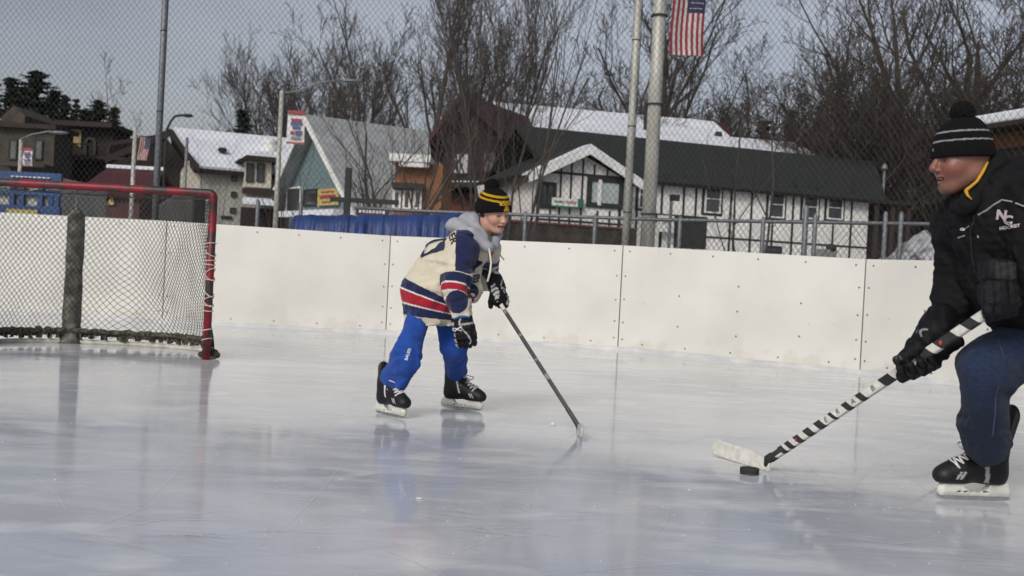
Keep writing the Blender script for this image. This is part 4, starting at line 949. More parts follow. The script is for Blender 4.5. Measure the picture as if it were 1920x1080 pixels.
KW = {'a': dict(seed=3, h=12, spread=.5, stems=1, lv=5, r0=.22, low=.3, tw=.02, dens=.72), 'b': dict(seed=8, h=12, spread=.55, stems=1, lv=5, r0=.25, low=.22, tw=.02, dens=.72),
      'c': dict(seed=21, h=12, spread=.4, stems=3, lv=4, r0=.16, low=.2, tw=.02, dens=.9), 'd': dict(seed=5, h=6, spread=.42, stems=4, lv=3, r0=.075, low=.2, tw=.012, dens=.55),
      'g': dict(seed=6, h=6, spread=.36, stems=5, lv=3, r0=.055, low=.3, tw=.010, dens=.42),
      'e': dict(seed=14, h=5, spread=.55, stems=2, lv=3, r0=.045, low=.12, tw=.009, dens=.42), 'f': dict(seed=33, h=12, spread=.62, stems=1, lv=5, r0=.3, low=.18, tw=.022, dens=.72)}
HT = {'a': 12, 'b': 12, 'c': 12, 'd': 6, 'e': 5, 'f': 12}
TREES = [
 # key px ytop depth  dark rz sx label
 ('b', 770, -60, 62, 0, .3, .75, 'tallest bare tree rising behind the teal house roof'),
 ('a', 700, 60, 64, 0, 1.1, .9, 'wide bare tree standing behind the ridge of the teal house'),
 ('f', 832, 10, 66, 0, 2.0, .7, 'bare tree between the teal house and the brown chalet gable'),
 ('a', 655, 110, 60, 0, 4.0, .8, 'shorter bare tree behind the banner post left of the teal roof'),
 ('c', 590, 90, 75, 0, .5, .9, 'hazy bare tree behind the lamp post with the banner'),
 ('c', 520, 120, 80, 0, 2.2, .9, 'small bare tree at the left end of the tree line'),
 ('c', 905, -120, 50, 0, 1.7, .6, 'slender bare tree with straight stems left of the chalet apex'),
 ('b', 1010, 150, 85, 0, 2.7, 1.1, 'low bare tree behind the left end of the long snow roof'),
 ('f', 1120, 120, 90, 0, .9, 1.0, 'bare tree behind the middle of the long snow roof'),
 ('a', 1205, -40, 80, 1, 3.3, .8, 'tall dark bare tree seen behind the flag pole'),
 ('b', 1150, -20, 92, 0, 5.2, .8, 'tall thin bare tree left of the grey fence pole'),
 ('f', 1290, 150, 85, 1, 1.4, 1.1, 'bushy dark bare tree under the hanging flag'),
 ('a', 1345, 185, 88, 1, 2.4, 1.0, 'low dark bare tree right of the hanging flag'),
 ('b', 1240, 165, 90, 1, 6.0, 1.2, 'dark bare tree just right of the flag pole foot'),
 ('b', 1450, 190, 80, 1, .2, 1.2, 'low dark bare tree above the snowy annex roof'),
 ('f', 1585, 70, 74, 0, 1.0, .6, 'wide bare tree at the left side of the dense right hand wood'),
 ('b', 1650, -40, 70, 1, 2.0, .7, 'tall bare tree above the right end of the green roof'),
 ('a', 1715, -120, 66, 1, .7, .75, 'very tall bare tree left of the man\'s hat'),
 ('f', 1790, -90, 68, 1, 3.0, .9, 'very tall spreading bare tree right above the man\'s hat'),
 ('b', 1880, -130, 60, 1, 4.4, .85, 'very tall bare tree at the right edge of the picture'),
 ('a', 1960, -60, 62, 1, 5.0, .9, 'bare tree just beyond the right edge'),
 ('c', 1580, 150, 62, 1, .6, 1.2, 'multi stemmed dark tree behind the green roof'),
 ('c', 1660, 120, 58, 1, 1.9, 1.1, 'multi stemmed dark tree behind the timber porch'),
 ('c', 1735, 130, 56, 1, 2.9, 1.0, 'multi stemmed dark tree behind the face of the man'),
 ('c', 1850, 100, 55, 1, 4.1, 1.0, 'multi stemmed dark tree above the orange shed'),
 ('f', 1500, 230, 72, 1, 2.1, 1.3, 'squat dark bare tree behind the tip of the snowy annex roof'),
 ('a', 1400, 235, 84, 1, 4.2, 1.5, 'squat brown bare tree behind the red roof corner'),
 ('b', 205, 190, 90, 0, 4.2, .8, 'thin bare tree at the right end of the pines'),
]
for (k, px, yt, d, dk, rz, sx, lb) in TREES: tree(k, px, yt, d, lb, 'bare winter trees behind the houses', HT[k], dk, rz, KW[k], sx)
rg = random.Random(77)
for j, (px, yt) in enumerate(((1330, 225), (1420, 250), (1475, 262), (1540, 200), (1600, 230), (1640, 170), (1690, 210), (1720, 240), (1760, 180), (1815, 160), (1860, 190), (1905, 150), (1560, 290), (1625, 310), (1700, 320), (1760, 290), (970, 190), (1060, 175), (1170, 190))):
    tree('bfca'[j % 4], px, yt, rg.uniform(70, 100) if px < 1500 else rg.uniform(54, 80), 'low dark bare tree in the dense thicket of the wood behind the houses', 'low bare trees of the dense thicket', 12, True, rg.random()*6, KW['bfca'[j % 4]], 1.5)
tree('d', 742, 130, 34, 'multi stemmed bare tree in front of the orange brown house', None, 6, 0, .4, KW['d'], 1.0)
tree('g', 958, -170, 24, 'tall multi stemmed bare tree behind the child fanning upwards to the top of the picture', None, 6, 0, 2.4, KW['g'], .62)
tree('e', 540, 255, 30, 'small bare sapling in front of the teal house left corner', None, 5, 0, 1.0, KW['e'], .8)
tree('e', 398, 262, 34, 'thin leafless sapling in front of the snowy chalet roof', None, 5, 0, 3.0, KW['e'], .5)
tree('e', 1402, 95, 15.5, 'young bare tree with thin forked stems in front of the white house', None, 5, 0, .5, KW['e'], .72)
# conifers
M_NEEDLE = mat('conifer_needles', (.012, .022, .014), (.03, .045, .028), .9, 2)
M_RUST = mat('rusty_foliage', (.06, .036, .014), (.035, .028, .014), .95, 2)
def conifer_mesh(seed, h=10, n=46, ragged=.5):
    rg = random.Random(seed); mb = MB()
    for k in range(n):
        t = .12+.88*k/n; z = h*t; ln = h*.24*(1-t)**.75*(1+rg.uniform(-ragged, ragged))+.15
        for j in range(9):
            a = rg.random()*6.283; dr = Vector((math.cos(a), math.sin(a), rg.uniform(-.12, .35)))
            for s in range(9):
                u = (s+.5)/9; c = Vector((0, 0, z))+dr*ln*u; sz = h*.017*(1.25-u*.7)
                v1 = Vector((rg.gauss(0, 1), rg.gauss(0, 1), rg.gauss(0, .5))).normalized()*sz; v2 = Vector((rg.gauss(0, 1), rg.gauss(0, 1), rg.gauss(0, .5))).normalized()*sz
                mb.add([c-v1-v2*.3, c+v1, c+v2, c-v2*.8+v1*.2], [(0, 1, 2, 3)])
    tr = MB(); tr.tube([(0, 0, -.3), (0, 0, h*.5), (0, 0, h*.98)], [h*.018, h*.012, .02], 6)
    return tr.mesh('trunk', True), mb.mesh('crown')
CM = [conifer_mesh(1), conifer_mesh(2, ragged=.8), conifer_mesh(3, n=30, ragged=.3)]
def conifer(i, px, yt, d, sx, label, group=None, m_=None):
    q = P(px, 480, d); s = (zat(px, yt, d)+.1)/10; e = empty('conifer_tree', (q.x, q.y, -.05), px*.1, label, 'tree', group); e.scale = (s*sx, s*sx, s)
    for nm, me, mm in zip(('trunk', 'crown'), CM[i], (M_BARKD, m_ or M_NEEDLE)):
        o = bpy.data.objects.new(nm, me); COL.objects.link(o); o.parent = e
        if len(me.materials) == 0: me.materials.append(mm)
        o.material_slots[0].link = 'OBJECT'; o.material_slots[0].material = mm
PL = ['leftmost dark pine above the far left building', 'tallest dark pine of the left hand row', 'dark pine right of the tallest one', 'slim dark pine in the middle of the left row', 'short dark pine in the left row', 'narrow dark pine with sky either side', 'low broad pine of the left row', 'broad dark pine near the right of the left row', 'last brownish pine at the right end of the left row']
for (i, px, yt, sx), lb in zip(((0, 8, 145, 1.3), (1, 52, 132, 1.5), (0, 88, 168, 1.2), (1, 108, 178, 1), (2, 30, 160, 1.3), (2, 131, 182, .8), (0, 148, 205, 1.3), (1, 172, 188, 1.4), (0, 202, 200, .9)), PL):
    conifer(i, px, yt, 78, sx, lb, 'dark pines above the far left buildings', M_RUST if px > 200 else None)
for px, yt in ((-30, 150), (70, 185), (125, 215), (190, 225), (160, 222)): conifer(2, px, yt, 84, 1.5, 'dark low pine filling the back of the left hand row', 'low dark pines behind the left row')
conifer(0, 443, 205, 70, 1.25, 'single small spruce rising over the snowy chalet roof')
conifer(2, 1420, 222, 76, 1.3, 'rusty brown evergreen behind the red roof corner', None, M_RUST); conifer(0, 1468, 205, 78, .9, 'dark narrow evergreen right of the rusty one')
conifer(1, 875, 175, 74, 1.2, 'dark evergreen behind the brown chalet apex')
# ---------------------------------------------------------------- snow heap, brush
M_HEAP = mat('dirty_snow', (.40, .41, .43), (.10, .095, .085), .9, 4, .6, 12, lo=.45, hi=.62, detail=10)
q = P(1745, 480, 16); mb = MB(); n = 40; vs = []
for j in range(n+1):
    for i in range(n+1):
        u, v = i/n*2-1, j/n*2-1; r_ = math.sqrt(u*u+v*v); z = max(0, 1-r_**2)**.7*1.75
        z = z+(.22*mnoise.noise(Vector((u*3, v*3, 1)))+.1*mnoise.noise(Vector((u*9, v*9, 1))))*min(1, z*3); vs.append((q.x+u*1.15, q.y+v*1.6, z-.1))
mb.add(vs, [(j*(n+1)+i, j*(n+1)+i+1, (j+1)*(n+1)+i+1, (j+1)*(n+1)+i) for j in range(n) for i in range(n)])
tag(obj('snow_heap', mb, M_HEAP, smooth=True), 'heap of dirty ploughed snow behind the low fence left of the man', 'snow heap')
# dark stone retaining wall with brush under the white house gable
M_BRUSH = mat('brush', (.055, .04, .028), (.10, .075, .05), .95, 3)
mb = MB(); rg = random.Random(5)
for k in range(1500):
    px = rg.uniform(880, 1185) if k % 3 else rg.uniform(370, 560); d = rg.uniform(17, 24); q = P(px, 480, d); q.z = -.05
    hh = rg.uniform(.4, 1.25); t_ = q+Vector((rg.gauss(0, .25), rg.gauss(0, .1), hh)); mb.tube([q, q.lerp(t_, .5)+Vector((rg.gauss(0, .05), 0, 0)), t_], [.012, .009, .004], 3, caps=False)
tag(obj('dry_brush', mb, M_BRUSH), 'dry brown brush and weeds behind the low fence', 'brush', kind='stuff')
o_, yaw, wd = frame_of(880, 1190, 36, 38); W_ = House('retaining_wall', o_, yaw, 'low dark rubble wall below the gable of the white house', 'wall')
_, zz = W_.lx(1050, 422, 0); mb = MB(); mb.box((0, 0, -.1), (wd, .5, zz)); W_.part('wall', mb, mat('rubble_wall', (.022, .02, .018), (.065, .05, .04), .95, 2.5, .8, 8, lo=.4, hi=.65)); mb = MB(); mb.box((0, -.05, zz), (wd, .55, zz+.07)); W_.part('red_rail', mb, M_REDBROWN)

# ---- blue tarpaulin over bales
M_TARP = mat('blue_tarpaulin', (.018, .055, .22), (.012, .035, .14), .5, 5, .5, 14)
q0 = on_path(LOWP, 557)+Vector((0, -.35, 0)); q1 = on_path(LOWP, 905)+Vector((0, -.35, 0)); mb = MB(); n = 260; m_ = 16; vs = []
for i in range(n+1):
    u = i/n; c = q0.lerp(q1, u); px_, _, dd = proj(Vector((c.x, c.y, 1.2))); zt_ = zat(px_, 404-3*u, dd)
    lum = .022*math.sin(u*52+1.5*math.sin(u*17))+.035*mnoise.noise(Vector((u*9, 0, 0)))+.02*abs(mnoise.noise(Vector((u*46, 2, 0))))
    endf = min(1, u*26+.15)**.5*min(1, (1-u)*26+.15)**.5
    for j in range(m_+1):
        a = math.pi*j/m_; r_ = .34+lum+.018*mnoise.noise(Vector((u*60, a*3, 1)))
        yy = -math.copysign(abs(math.cos(a))**.6, math.cos(a))*r_*endf; z = math.sin(a)**.45
        z = (zt_+lum*.35+.012*mnoise.noise(Vector((u*40, a*4, 5))))*(z*endf**.3 if j not in (0, m_) else 0)+.0
        vs.append((c.x, c.y+yy, z))
mb.add(vs, [(i*(m_+1)+j, (i+1)*(m_+1)+j, (i+1)*(m_+1)+j+1, i*(m_+1)+j+1) for i in range(n) for j in range(m_)])
tag(obj('tarpaulin', mb, M_TARP, smooth=True), 'long crumpled blue tarpaulin lying over bales behind the boards', 'tarpaulin')
# ================================================================ FIGURES: implicit surfaces meshed by surface nets
def seg_d(p, a, b_, ra, rb):
    a = np.array(a, float); b_ = np.array(b_, float); ab = b_-a; t = np.clip(((p-a)@ab)/max(ab@ab, 1e-9), 0, 1)
    return np.sqrt((((p-a)-t[..., None]*ab)**2).sum(-1))-(ra+(rb-ra)*t)
def cap(a, b_, ra, rb=None, k=.02, st=None, op='+'): return ('c', a, b_, ra, ra if rb is None else rb, k, st, op)
def ell(c, r, k=.02, fr=None, op='+'): return ('e', c, r, fr, 0, k, None, op)
def box_(c, r, rd=.01, k=.01, fr=None, op='+'): return ('b', c, r, fr, rd, k, None, op)
def prim(p, q):
    t = q[0]
    if t == 'c':
        if q[6] is not None:
            ax, fac = q[6]; ax = np.array(ax, float); o_ = np.array(q[1], float)
            pp = p+ax*(((p-o_)@ax)*(1/fac-1))[..., None]; b_ = np.array(q[2], float); b_ = b_+ax*(((b_-o_)@ax)*(1/fac-1))
            return seg_d(pp, q[1], b_, q[3], q[4])
        return seg_d(p, q[1], q[2], q[3], q[4])
    c = np.array(q[1], float); x = p-c
    if q[3] is not None: x = x@np.array(q[3], float).T      # rows of fr are the local axes
    r = np.array(q[2], float)
    if t == 'e':
        k0 = np.sqrt(((x/r)**2).sum(-1)); k1 = np.sqrt(((x/r**2)**2).sum(-1))+1e-9; return k0*(k0-1)/k1
    if t == 'b':
        d = np.abs(x)-(r-q[4]); return np.sqrt((np.maximum(d, 0)**2).sum(-1))+np.minimum(d.max(-1), 0)-q[4]
def field(prims):
    def fn(p):
        D = None
        for q in prims:
            d = prim(p, q); k = q[5]
            if q[7] == '+':
                if D is None: D = d
                else:
                    h = np.maximum(k-np.abs(D-d), 0)/k; D = np.minimum(D, d)-h*h*k*.25
            else:
                d = -d; h = np.maximum(k-np.abs(D-d), 0)/k; D = np.maximum(D, d)+h*h*k*.25
        return D
    return fn
def bounds(prims, pad=.02):
    lo = np.full(3, 1e9); hi = -lo
    for q in prims:
        if q[7] != '+': continue
        if q[0] == 'c':
            m_ = max(q[3], q[4])*(q[6][1] if q[6] else 1)
            for e in (q[1], q[2]): e = np.array(e, float); lo = np.minimum(lo, e-m_); hi = np.maximum(hi, e+m_)
        else:
            m_ = max(q[2])*(1 if q[0] == 'e' else 1.5); e = np.array(q[1], float); lo = np.minimum(lo, e-m_); hi = np.maximum(hi, e+m_)
    return lo-pad, hi+pad
def nets(fn, lo, hi, h, warp=None):
    n = np.ceil((hi-lo)/h).astype(int)+1
    xs = [lo[i]+h*np.arange(n[i]) for i in range(3)]
    D = np.empty(tuple(n), np.float32)
    for i in range(0, n[0], 16):
        g = np.stack(np.meshgrid(xs[0][i:i+16], xs[1], xs[2], indexing='ij'), -1)
        d = fn(g)
        if warp is not None: d = d+warp(g, d)
        D[i:i+16] = d
    S = D < 0
    c = [S[:-1, :-1, :-1], S[1:, :-1, :-1], S[:-1, 1:, :-1], S[1:, 1:, :-1], S[:-1, :-1, 1:], S[1:, :-1, 1:], S[:-1, 1:, 1:], S[1:, 1:, 1:]]
    sm = sum(x.astype(np.int8) for x in c); act = (sm > 0) & (sm < 8)
    idx = -np.ones(act.shape, np.int64); I = np.argwhere(act); idx[act] = np.arange(len(I))
    acc = np.zeros((len(I), 3)); cnt = np.zeros(len(I))
    corners = [(0, 0, 0), (1, 0, 0), (0, 1, 0), (1, 1, 0), (0, 0, 1), (1, 0, 1), (0, 1, 1), (1, 1, 1)]
    dv = [D[I[:, 0]+a, I[:, 1]+b_, I[:, 2]+c_] for a, b_, c_ in corners]
    for a, b_ in ((0, 1), (2, 3), (4, 5), (6, 7), (0, 2), (1, 3), (4, 6), (5, 7), (0, 4), (1, 5), (2, 6), (3, 7)):
        da, db = dv[a], dv[b_]; m_ = (da < 0) != (db < 0); t = np.where(m_, da/(da-db+1e-12), 0)
        ca, cb = np.array(corners[a]), np.array(corners[b_]); acc[m_] += (ca+(cb-ca)*t[:, None])[m_]; cnt[m_] += 1
    V = lo+h*(I+acc/cnt[:, None]); Q = []
    for ax in range(3):
        s0 = [slice(None)]*3; s1 = [slice(None)]*3; s0[ax] = slice(0, -1); s1[ax] = slice(1, None)
        A, B_ = S[tuple(s0)], S[tuple(s1)]; E = np.argwhere(A != B_); u, v = (ax+1) % 3, (ax+2) % 3
        E = E[(E[:, u] > 0) & (E[:, v] > 0) & (E[:, u] < n[u]-1) & (E[:, v] < n[v]-1)]
        fl = A[E[:, 0], E[:, 1], E[:, 2]]
        du = np.zeros(3, int); du[u] = 1; dw_ = np.zeros(3, int); dw_[v] = 1
        q = [idx[tuple((E-o_).T)] for o_ in (du*0, du, du+dw_, dw_)]; q = np.stack(q, 1)
        q[~fl] = q[~fl][:, ::-1]; Q.append(q)
    return V, np.concatenate(Q)
def to_mesh(V, Q, color=None, extra=None):
    if extra is not None:
        V2, Q2 = extra; Q = np.concatenate([Q, Q2+len(V)]); V = np.concatenate([V, V2])
    me = bpy.data.meshes.new('m'); me.vertices.add(len(V)); me.vertices.foreach_set('co', V.astype(np.float32).ravel())
    me.loops.add(Q.size); me.loops.foreach_set('vertex_index', Q.ravel().astype(np.int32)); me.polygons.add(len(Q))
    me.polygons.foreach_set('loop_start', np.arange(0, Q.size, 4, dtype=np.int32)); me.polygons.foreach_set('loop_total', np.full(len(Q), 4, np.int32))
    me.polygons.foreach_set('use_smooth', np.ones(len(Q), bool)); me.update(calc_edges=True); me.validate()
    if color is not None:
        c = color(V) if callable(color) else color; a = me.color_attributes.new('Col', 'FLOAT_COLOR', 'POINT')
        a.data.foreach_set('color', np.concatenate([c, np.ones((len(V), 1))], 1).astype(np.float32).ravel())
    return me
def fold(amp, sc, seed=0, st=(1, 1, 1)):
    r_ = np.random.RandomState(seed); ks = [r_.normal(size=3)*np.array(st) for _ in range(6)]; ks = [k/np.linalg.norm(k)*2*math.pi/(sc*r_.uniform(.7, 1.6)) for k in ks]; ph = r_.uniform(0, 6, 6)
    def fn(g, d):
        a = np.sin(g@ks[0]+ph[0]); b_ = np.sin(g@ks[1]+ph[1]+1.2*a); c = np.sin(g@ks[2]+ph[2]+1.5*b_); e = np.sin(g@ks[3]*1.7+ph[3]+1.1*c)
        return amp*(.45*b_+.4*c+.3*e)*(np.abs(d) < .05)
    return fn
def blob(name, prims, h, m_, parent, color=None, warp=None, pad=.02, extra=None, cut=None):
    f = field(prims)
    lo, hi = bounds(prims, pad); V, Q = nets(f, lo, hi, h, warp)
    return obj(name, to_mesh(V, Q, color, extra), m_, parent), V, Q
def bvh(V, Q): return BVHTree.FromPolygons([tuple(v) for v in V], [tuple(int(i) for i in q) for q in Q])
def v3(p): return np.array((p[0], p[1], p[2]), float)
def decal(txt, size, m_, parent, center, U, Vv, tree_, name='lettering', off_=.0022, sx=1.0, cuts=0, from_=.12, mesh=None, bold=0.0):
    if mesh is None:
        cu = bpy.data.curves.new('txt', 'FONT'); cu.body = txt; cu.size = size; cu.align_x = 'CENTER'; cu.align_y = 'CENTER'; cu.resolution_u = 3; cu.offset = bold
        o = bpy.data.objects.new('t', cu); COL.objects.link(o); dg = bpy.context.evaluated_depsgraph_get(); dg.update()
        me = bpy.data.meshes.new_from_object(o.evaluated_get(dg)); bpy.data.objects.remove(o)
    else: me = mesh
    bm = bmesh.new(); bm.from_mesh(me); bmesh.ops.triangulate(bm, faces=bm.faces)
    for _ in range(cuts): bmesh.ops.subdivide_edges(bm, edges=[e for e in bm.edges if e.calc_length() > size*.12], cuts=1)
    bmesh.ops.triangulate(bm, faces=bm.faces)
    U = Vector(U).normalized(); Vv = Vector(Vv); Vv = (Vv-U*Vv.dot(U)).normalized(); N_ = U.cross(Vv); c = Vector(center)
    for v in bm.verts:
        p = c+U*v.co.x*sx+Vv*v.co.y; h_ = tree_.ray_cast(p+N_*from_, -N_, from_*3)
        if h_[0] is None: h_ = tree_.find_nearest(p)
        nn = h_[1] if h_[1].dot(N_) > 0 else -h_[1]
        v.co = h_[0]+nn*off_+N_*.0008
    bm.to_mesh(me); bm.free(); me.materials.clear(); me.materials.append(m_)
    o = bpy.data.objects.new(name, me); COL.objects.link(o); o.parent = parent
    if parent.type == 'EMPTY': o.matrix_parent_inverse = WM[parent.name].inverted()
    return o
def vax(p):
    v = (Vector(p)-CAM).normalized(); U = v.cross(Vector((0, 0, 1))).normalized(); return U, U.cross(v)
def ringmesh(rx, ry, w_, n=28, m=5):
    mb = MB(); vs = []
    for i in range(n):
        a = 2*math.pi*i/n; vs += [((rx-w_*j/(m-1))*math.cos(a), (ry-w_*j/(m-1))*math.sin(a), 0) for j in range(m)]
    mb.add(vs, [(m*i+j, m*((i+1) % n)+j, m*((i+1) % n)+j+1, m*i+j+1) for i in range(n) for j in range(m-1)]); return mb.mesh()
def strokes(lines, w_):
    mb = MB()
    for k, ln in enumerate(lines):
        for a, b_ in zip(ln[:-1], ln[1:]):
            a = Vector((*a, 0)); b_ = Vector((*b_, 0)); t = (b_-a).normalized(); n_ = Vector((-t.y, t.x, 0))*w_*.5
            mb.add([a-n_, b_-n_, b_+n_, a+n_], [(0, 1, 2, 3)])
    return mb.mesh()
def axes(f, u):
    f = Vector(f).normalized(); u = Vector(u); u = (u-f*u.dot(f)).normalized(); s = u.cross(f); return f, s, u   # forward, left, up
class Fr:
    def __init__(s, o_, f, u, sc=1.0): s.o = Vector(o_); s.f, s.s, s.u = axes(f, u); s.sc = sc; s.R = np.array([s.f[:], s.s[:], s.u[:]])
    def __call__(s, x, y, z): return tuple(s.o+(s.f*x+s.s*y+s.u*z)*s.sc)
    def loc(s, V): return ((V-v3(s.o))@s.R.T)/s.sc
def lerp_c(c, msk, col): c[msk] = col
M_SKIN = mat('skin', (1, 1, 1), .10, .42, 60, .12, 220, attr='Col', spec=.4)
M_SKIN.node_tree.nodes['Principled BSDF'].inputs['Subsurface Weight'].default_value = .12
M_SKIN.node_tree.nodes['Principled BSDF'].inputs['Subsurface Radius'].default_value = (.01, .004, .002)
def cloth(name, v=.12, rough=.85, sc=30, bump=.35, bs=500, sheen=.1): return mat(name, (1, 1, 1), v, rough, sc, bump, bs, attr='Col', sheen=sheen, spec=.25)
M_KNIT = cloth('knitwear', .3, .95, 60, .8, 260, 0); M_CLOTH = cloth('cloth'); M_JACKET = cloth('jacket_cloth', .25, .8, 12, .3, 300, 0); M_JERSEY = cloth('jersey_cloth', .10, .9, 20, .3, 420, .2)
M_BOOT = mat('boot_leather', (1, 1, 1), .25, .5, 30, .15, 120, attr='Col', spec=.35); M_GLOVE = cloth('glove_material', .3, .55, 40, .5, 200, 0)
M_STEEL = mat('skate_steel', (.55, .56, .57), (.4, .41, .42), .22, 20, metal=.9); M_HOLD = mat('blade_holder_white', (.66, .66, .60), (.5, .5, .44), .35, 16)
M_LACEW = mat('skate_lace', (.66, .66, .66), (.5, .5, .5), .9, 60); M_GOLDP = mat('gold_print', (.72, .42, .03), rough=.7); M_NAVYP = mat('navy_print', (.013, .019, .068), rough=.8); M_WHP = mat('white_print', (.72, .72, .72), rough=.6); M_BLKP = mat('black_print', (.02, .02, .025), rough=.6)
def head(F, kid, neck_to, neck_r):
    """head in frame F (forward, left, up), full scale 0.23 m chin to crown"""
    A = F; pr = []
    def e(x, y, z, rx, ry, rz, k=.02, op='+'): pr.append(ell(A(x, y, z), (rx*F.sc, ry*F.sc, rz*F.sc), k*F.sc, F.R, op))
    def c(p0, p1, r0, r1=None, k=.015, op='+'): pr.append(cap(A(*p0), A(*p1), r0*F.sc, (r0 if r1 is None else r1)*F.sc, k*F.sc, None, op))
    e(-.012, 0, .03, .098, .077, .092)
    e(.028, 0, -.03, .062, .060 if kid else .063, .080, .03)
    for s in (1, -1):
        c((-.02, .05*s, -.055), (.05, .024*s, -.098), .020, .018, .03)
        e(.055, .034*s, -.030, .030, .026, .026, .025)
        c((.076, .012*s, .020), (.066, .042*s, .018), .012, .010, .015)
    e(.066, 0, -.098, .022, .024, .018, .02)
    if kid:
        c((.086, 0, .002), (.104, 0, -.030), .009, .0125, .012); e(.104, 0, -.034, .013, .013, .010, .008)
    else:
        c((.088, 0, .008), (.108, 0, -.024), .010, .0125, .012); e(.108, 0, -.030, .0145, .014, .011, .008)
    for s in (1, -1): e(.096, .012*s, -.037, .010, .008, .007, .006)
    c((.080, .0, -.058), (.083, 0, -.060), .017, .015, .015) if kid else c((.078, .0, -.058), (.079, 0, -.062), .014, .013, .015)
    for s in (1, -1):
        c((.096 if kid else .092, 0, -.0575), (.080, .026*s, -.0585), .0060, .004, .006)
        c((.090 if kid else .086, 0, -.079), (.078, .024*s, -.068), .0068, .004, .006)
    e(.092, 0, -.0675, .022, .027 if kid else .024, .0078 if kid else .006, .004, '-')
    e(.072, 0, -.0655, .014, .022, .0060, .003)
    for s in (1, -1):
        e(.094, .032*s, -.003, .014, .018, .011, .012, '-')
        e(.0685, .032*s, -.003, .0125, .0125, .0125, .003)
    pr.append(cap(A(-.03, 0, -.05), neck_to, neck_r*.95, neck_r, .03))
    V, Q = nets(field(pr), *bounds(pr, .01), .0024 if kid else .0028)
    L_ = F.loc(V); x, y, z = L_.T
    skin = np.array((.56, .33, .25) if kid else (.24, .115, .082)); col = np.tile(skin, (len(V), 1))
    red = np.exp(-(((x-.06)/.04)**2+((np.abs(y)-.045)/.025)**2+((z+.035)/.025)**2))
    col = col*(1-red[:, None]*(0.22 if kid else .35)*np.array((0, 1, 1)))
    no = np.exp(-(((x-.112)/.018)**2+(y/.02)**2+((z+.03)/.02)**2)); col = col*(1-no[:, None]*(.12 if kid else .25)*np.array((0, 1, 1)))
    lip = (x > .074) & (np.abs(y) < .027) & (np.abs(z+.0675+(.0012 if 1 else 0)) < .0165-.35*np.abs(y)**1.1*0) & (np.abs(z+.068) > .004) & (np.abs(z+.068) < .0145-.28*np.abs(y))
    lerp_c(col, lip, (.42, .13, .12) if kid else (.33, .11, .09))
    mouth = (np.abs(z+.0672) < .0052) & (x > .05) & (np.abs(y) < .024); lerp_c(col, mouth, (.09, .02, .02))
    teeth = (np.abs(z+.0660) < (.0046 if kid else .003)) & (x > .070) & (np.abs(y) < .0135); lerp_c(col, teeth & mouth, (.60, .57, .52) if kid else (.36, .33, .30))
    for s in (1, -1):
        ey = (np.abs((y-.032*s)/.0145)**2+((z+.004)/(.0040))**2 < 1) & (x > .06); lerp_c(col, ey, (.30, .27, .26) if kid else (.17, .16, .15))
        ir = ((y-.029*s)**2+(z+.004)**2 < .0066**2) & ey; lerp_c(col, ir, (.07, .06, .06))
        lid = (np.abs((y-.032*s)/.0165)**2+((z+.002)/(.0085))**2 < 1) & (x > .06) & ~ey; lerp_c(col, lid, skin*.55)
        br = (np.abs(y-.034*s) < .020) & (np.abs(z-.0165+.004*np.abs(y-.034*s)/.02) < .0026) & (x > .05); lerp_c(col, br, skin*.45)
    if not kid:
        st = np.clip((-.035-z)/.03, 0, 1)*np.clip((x+.02)/.04, 0, 1); col = col*(1-.22*st[:, None])
    if kid: hair = (x < -.005) & (z > -.035) & (z < .2) & (np.abs(y) < .079) & (x < .03)
    if kid: lerp_c(col, hair & (np.abs(y) < .0765), (.06, .035, .02))
    return V, Q, col
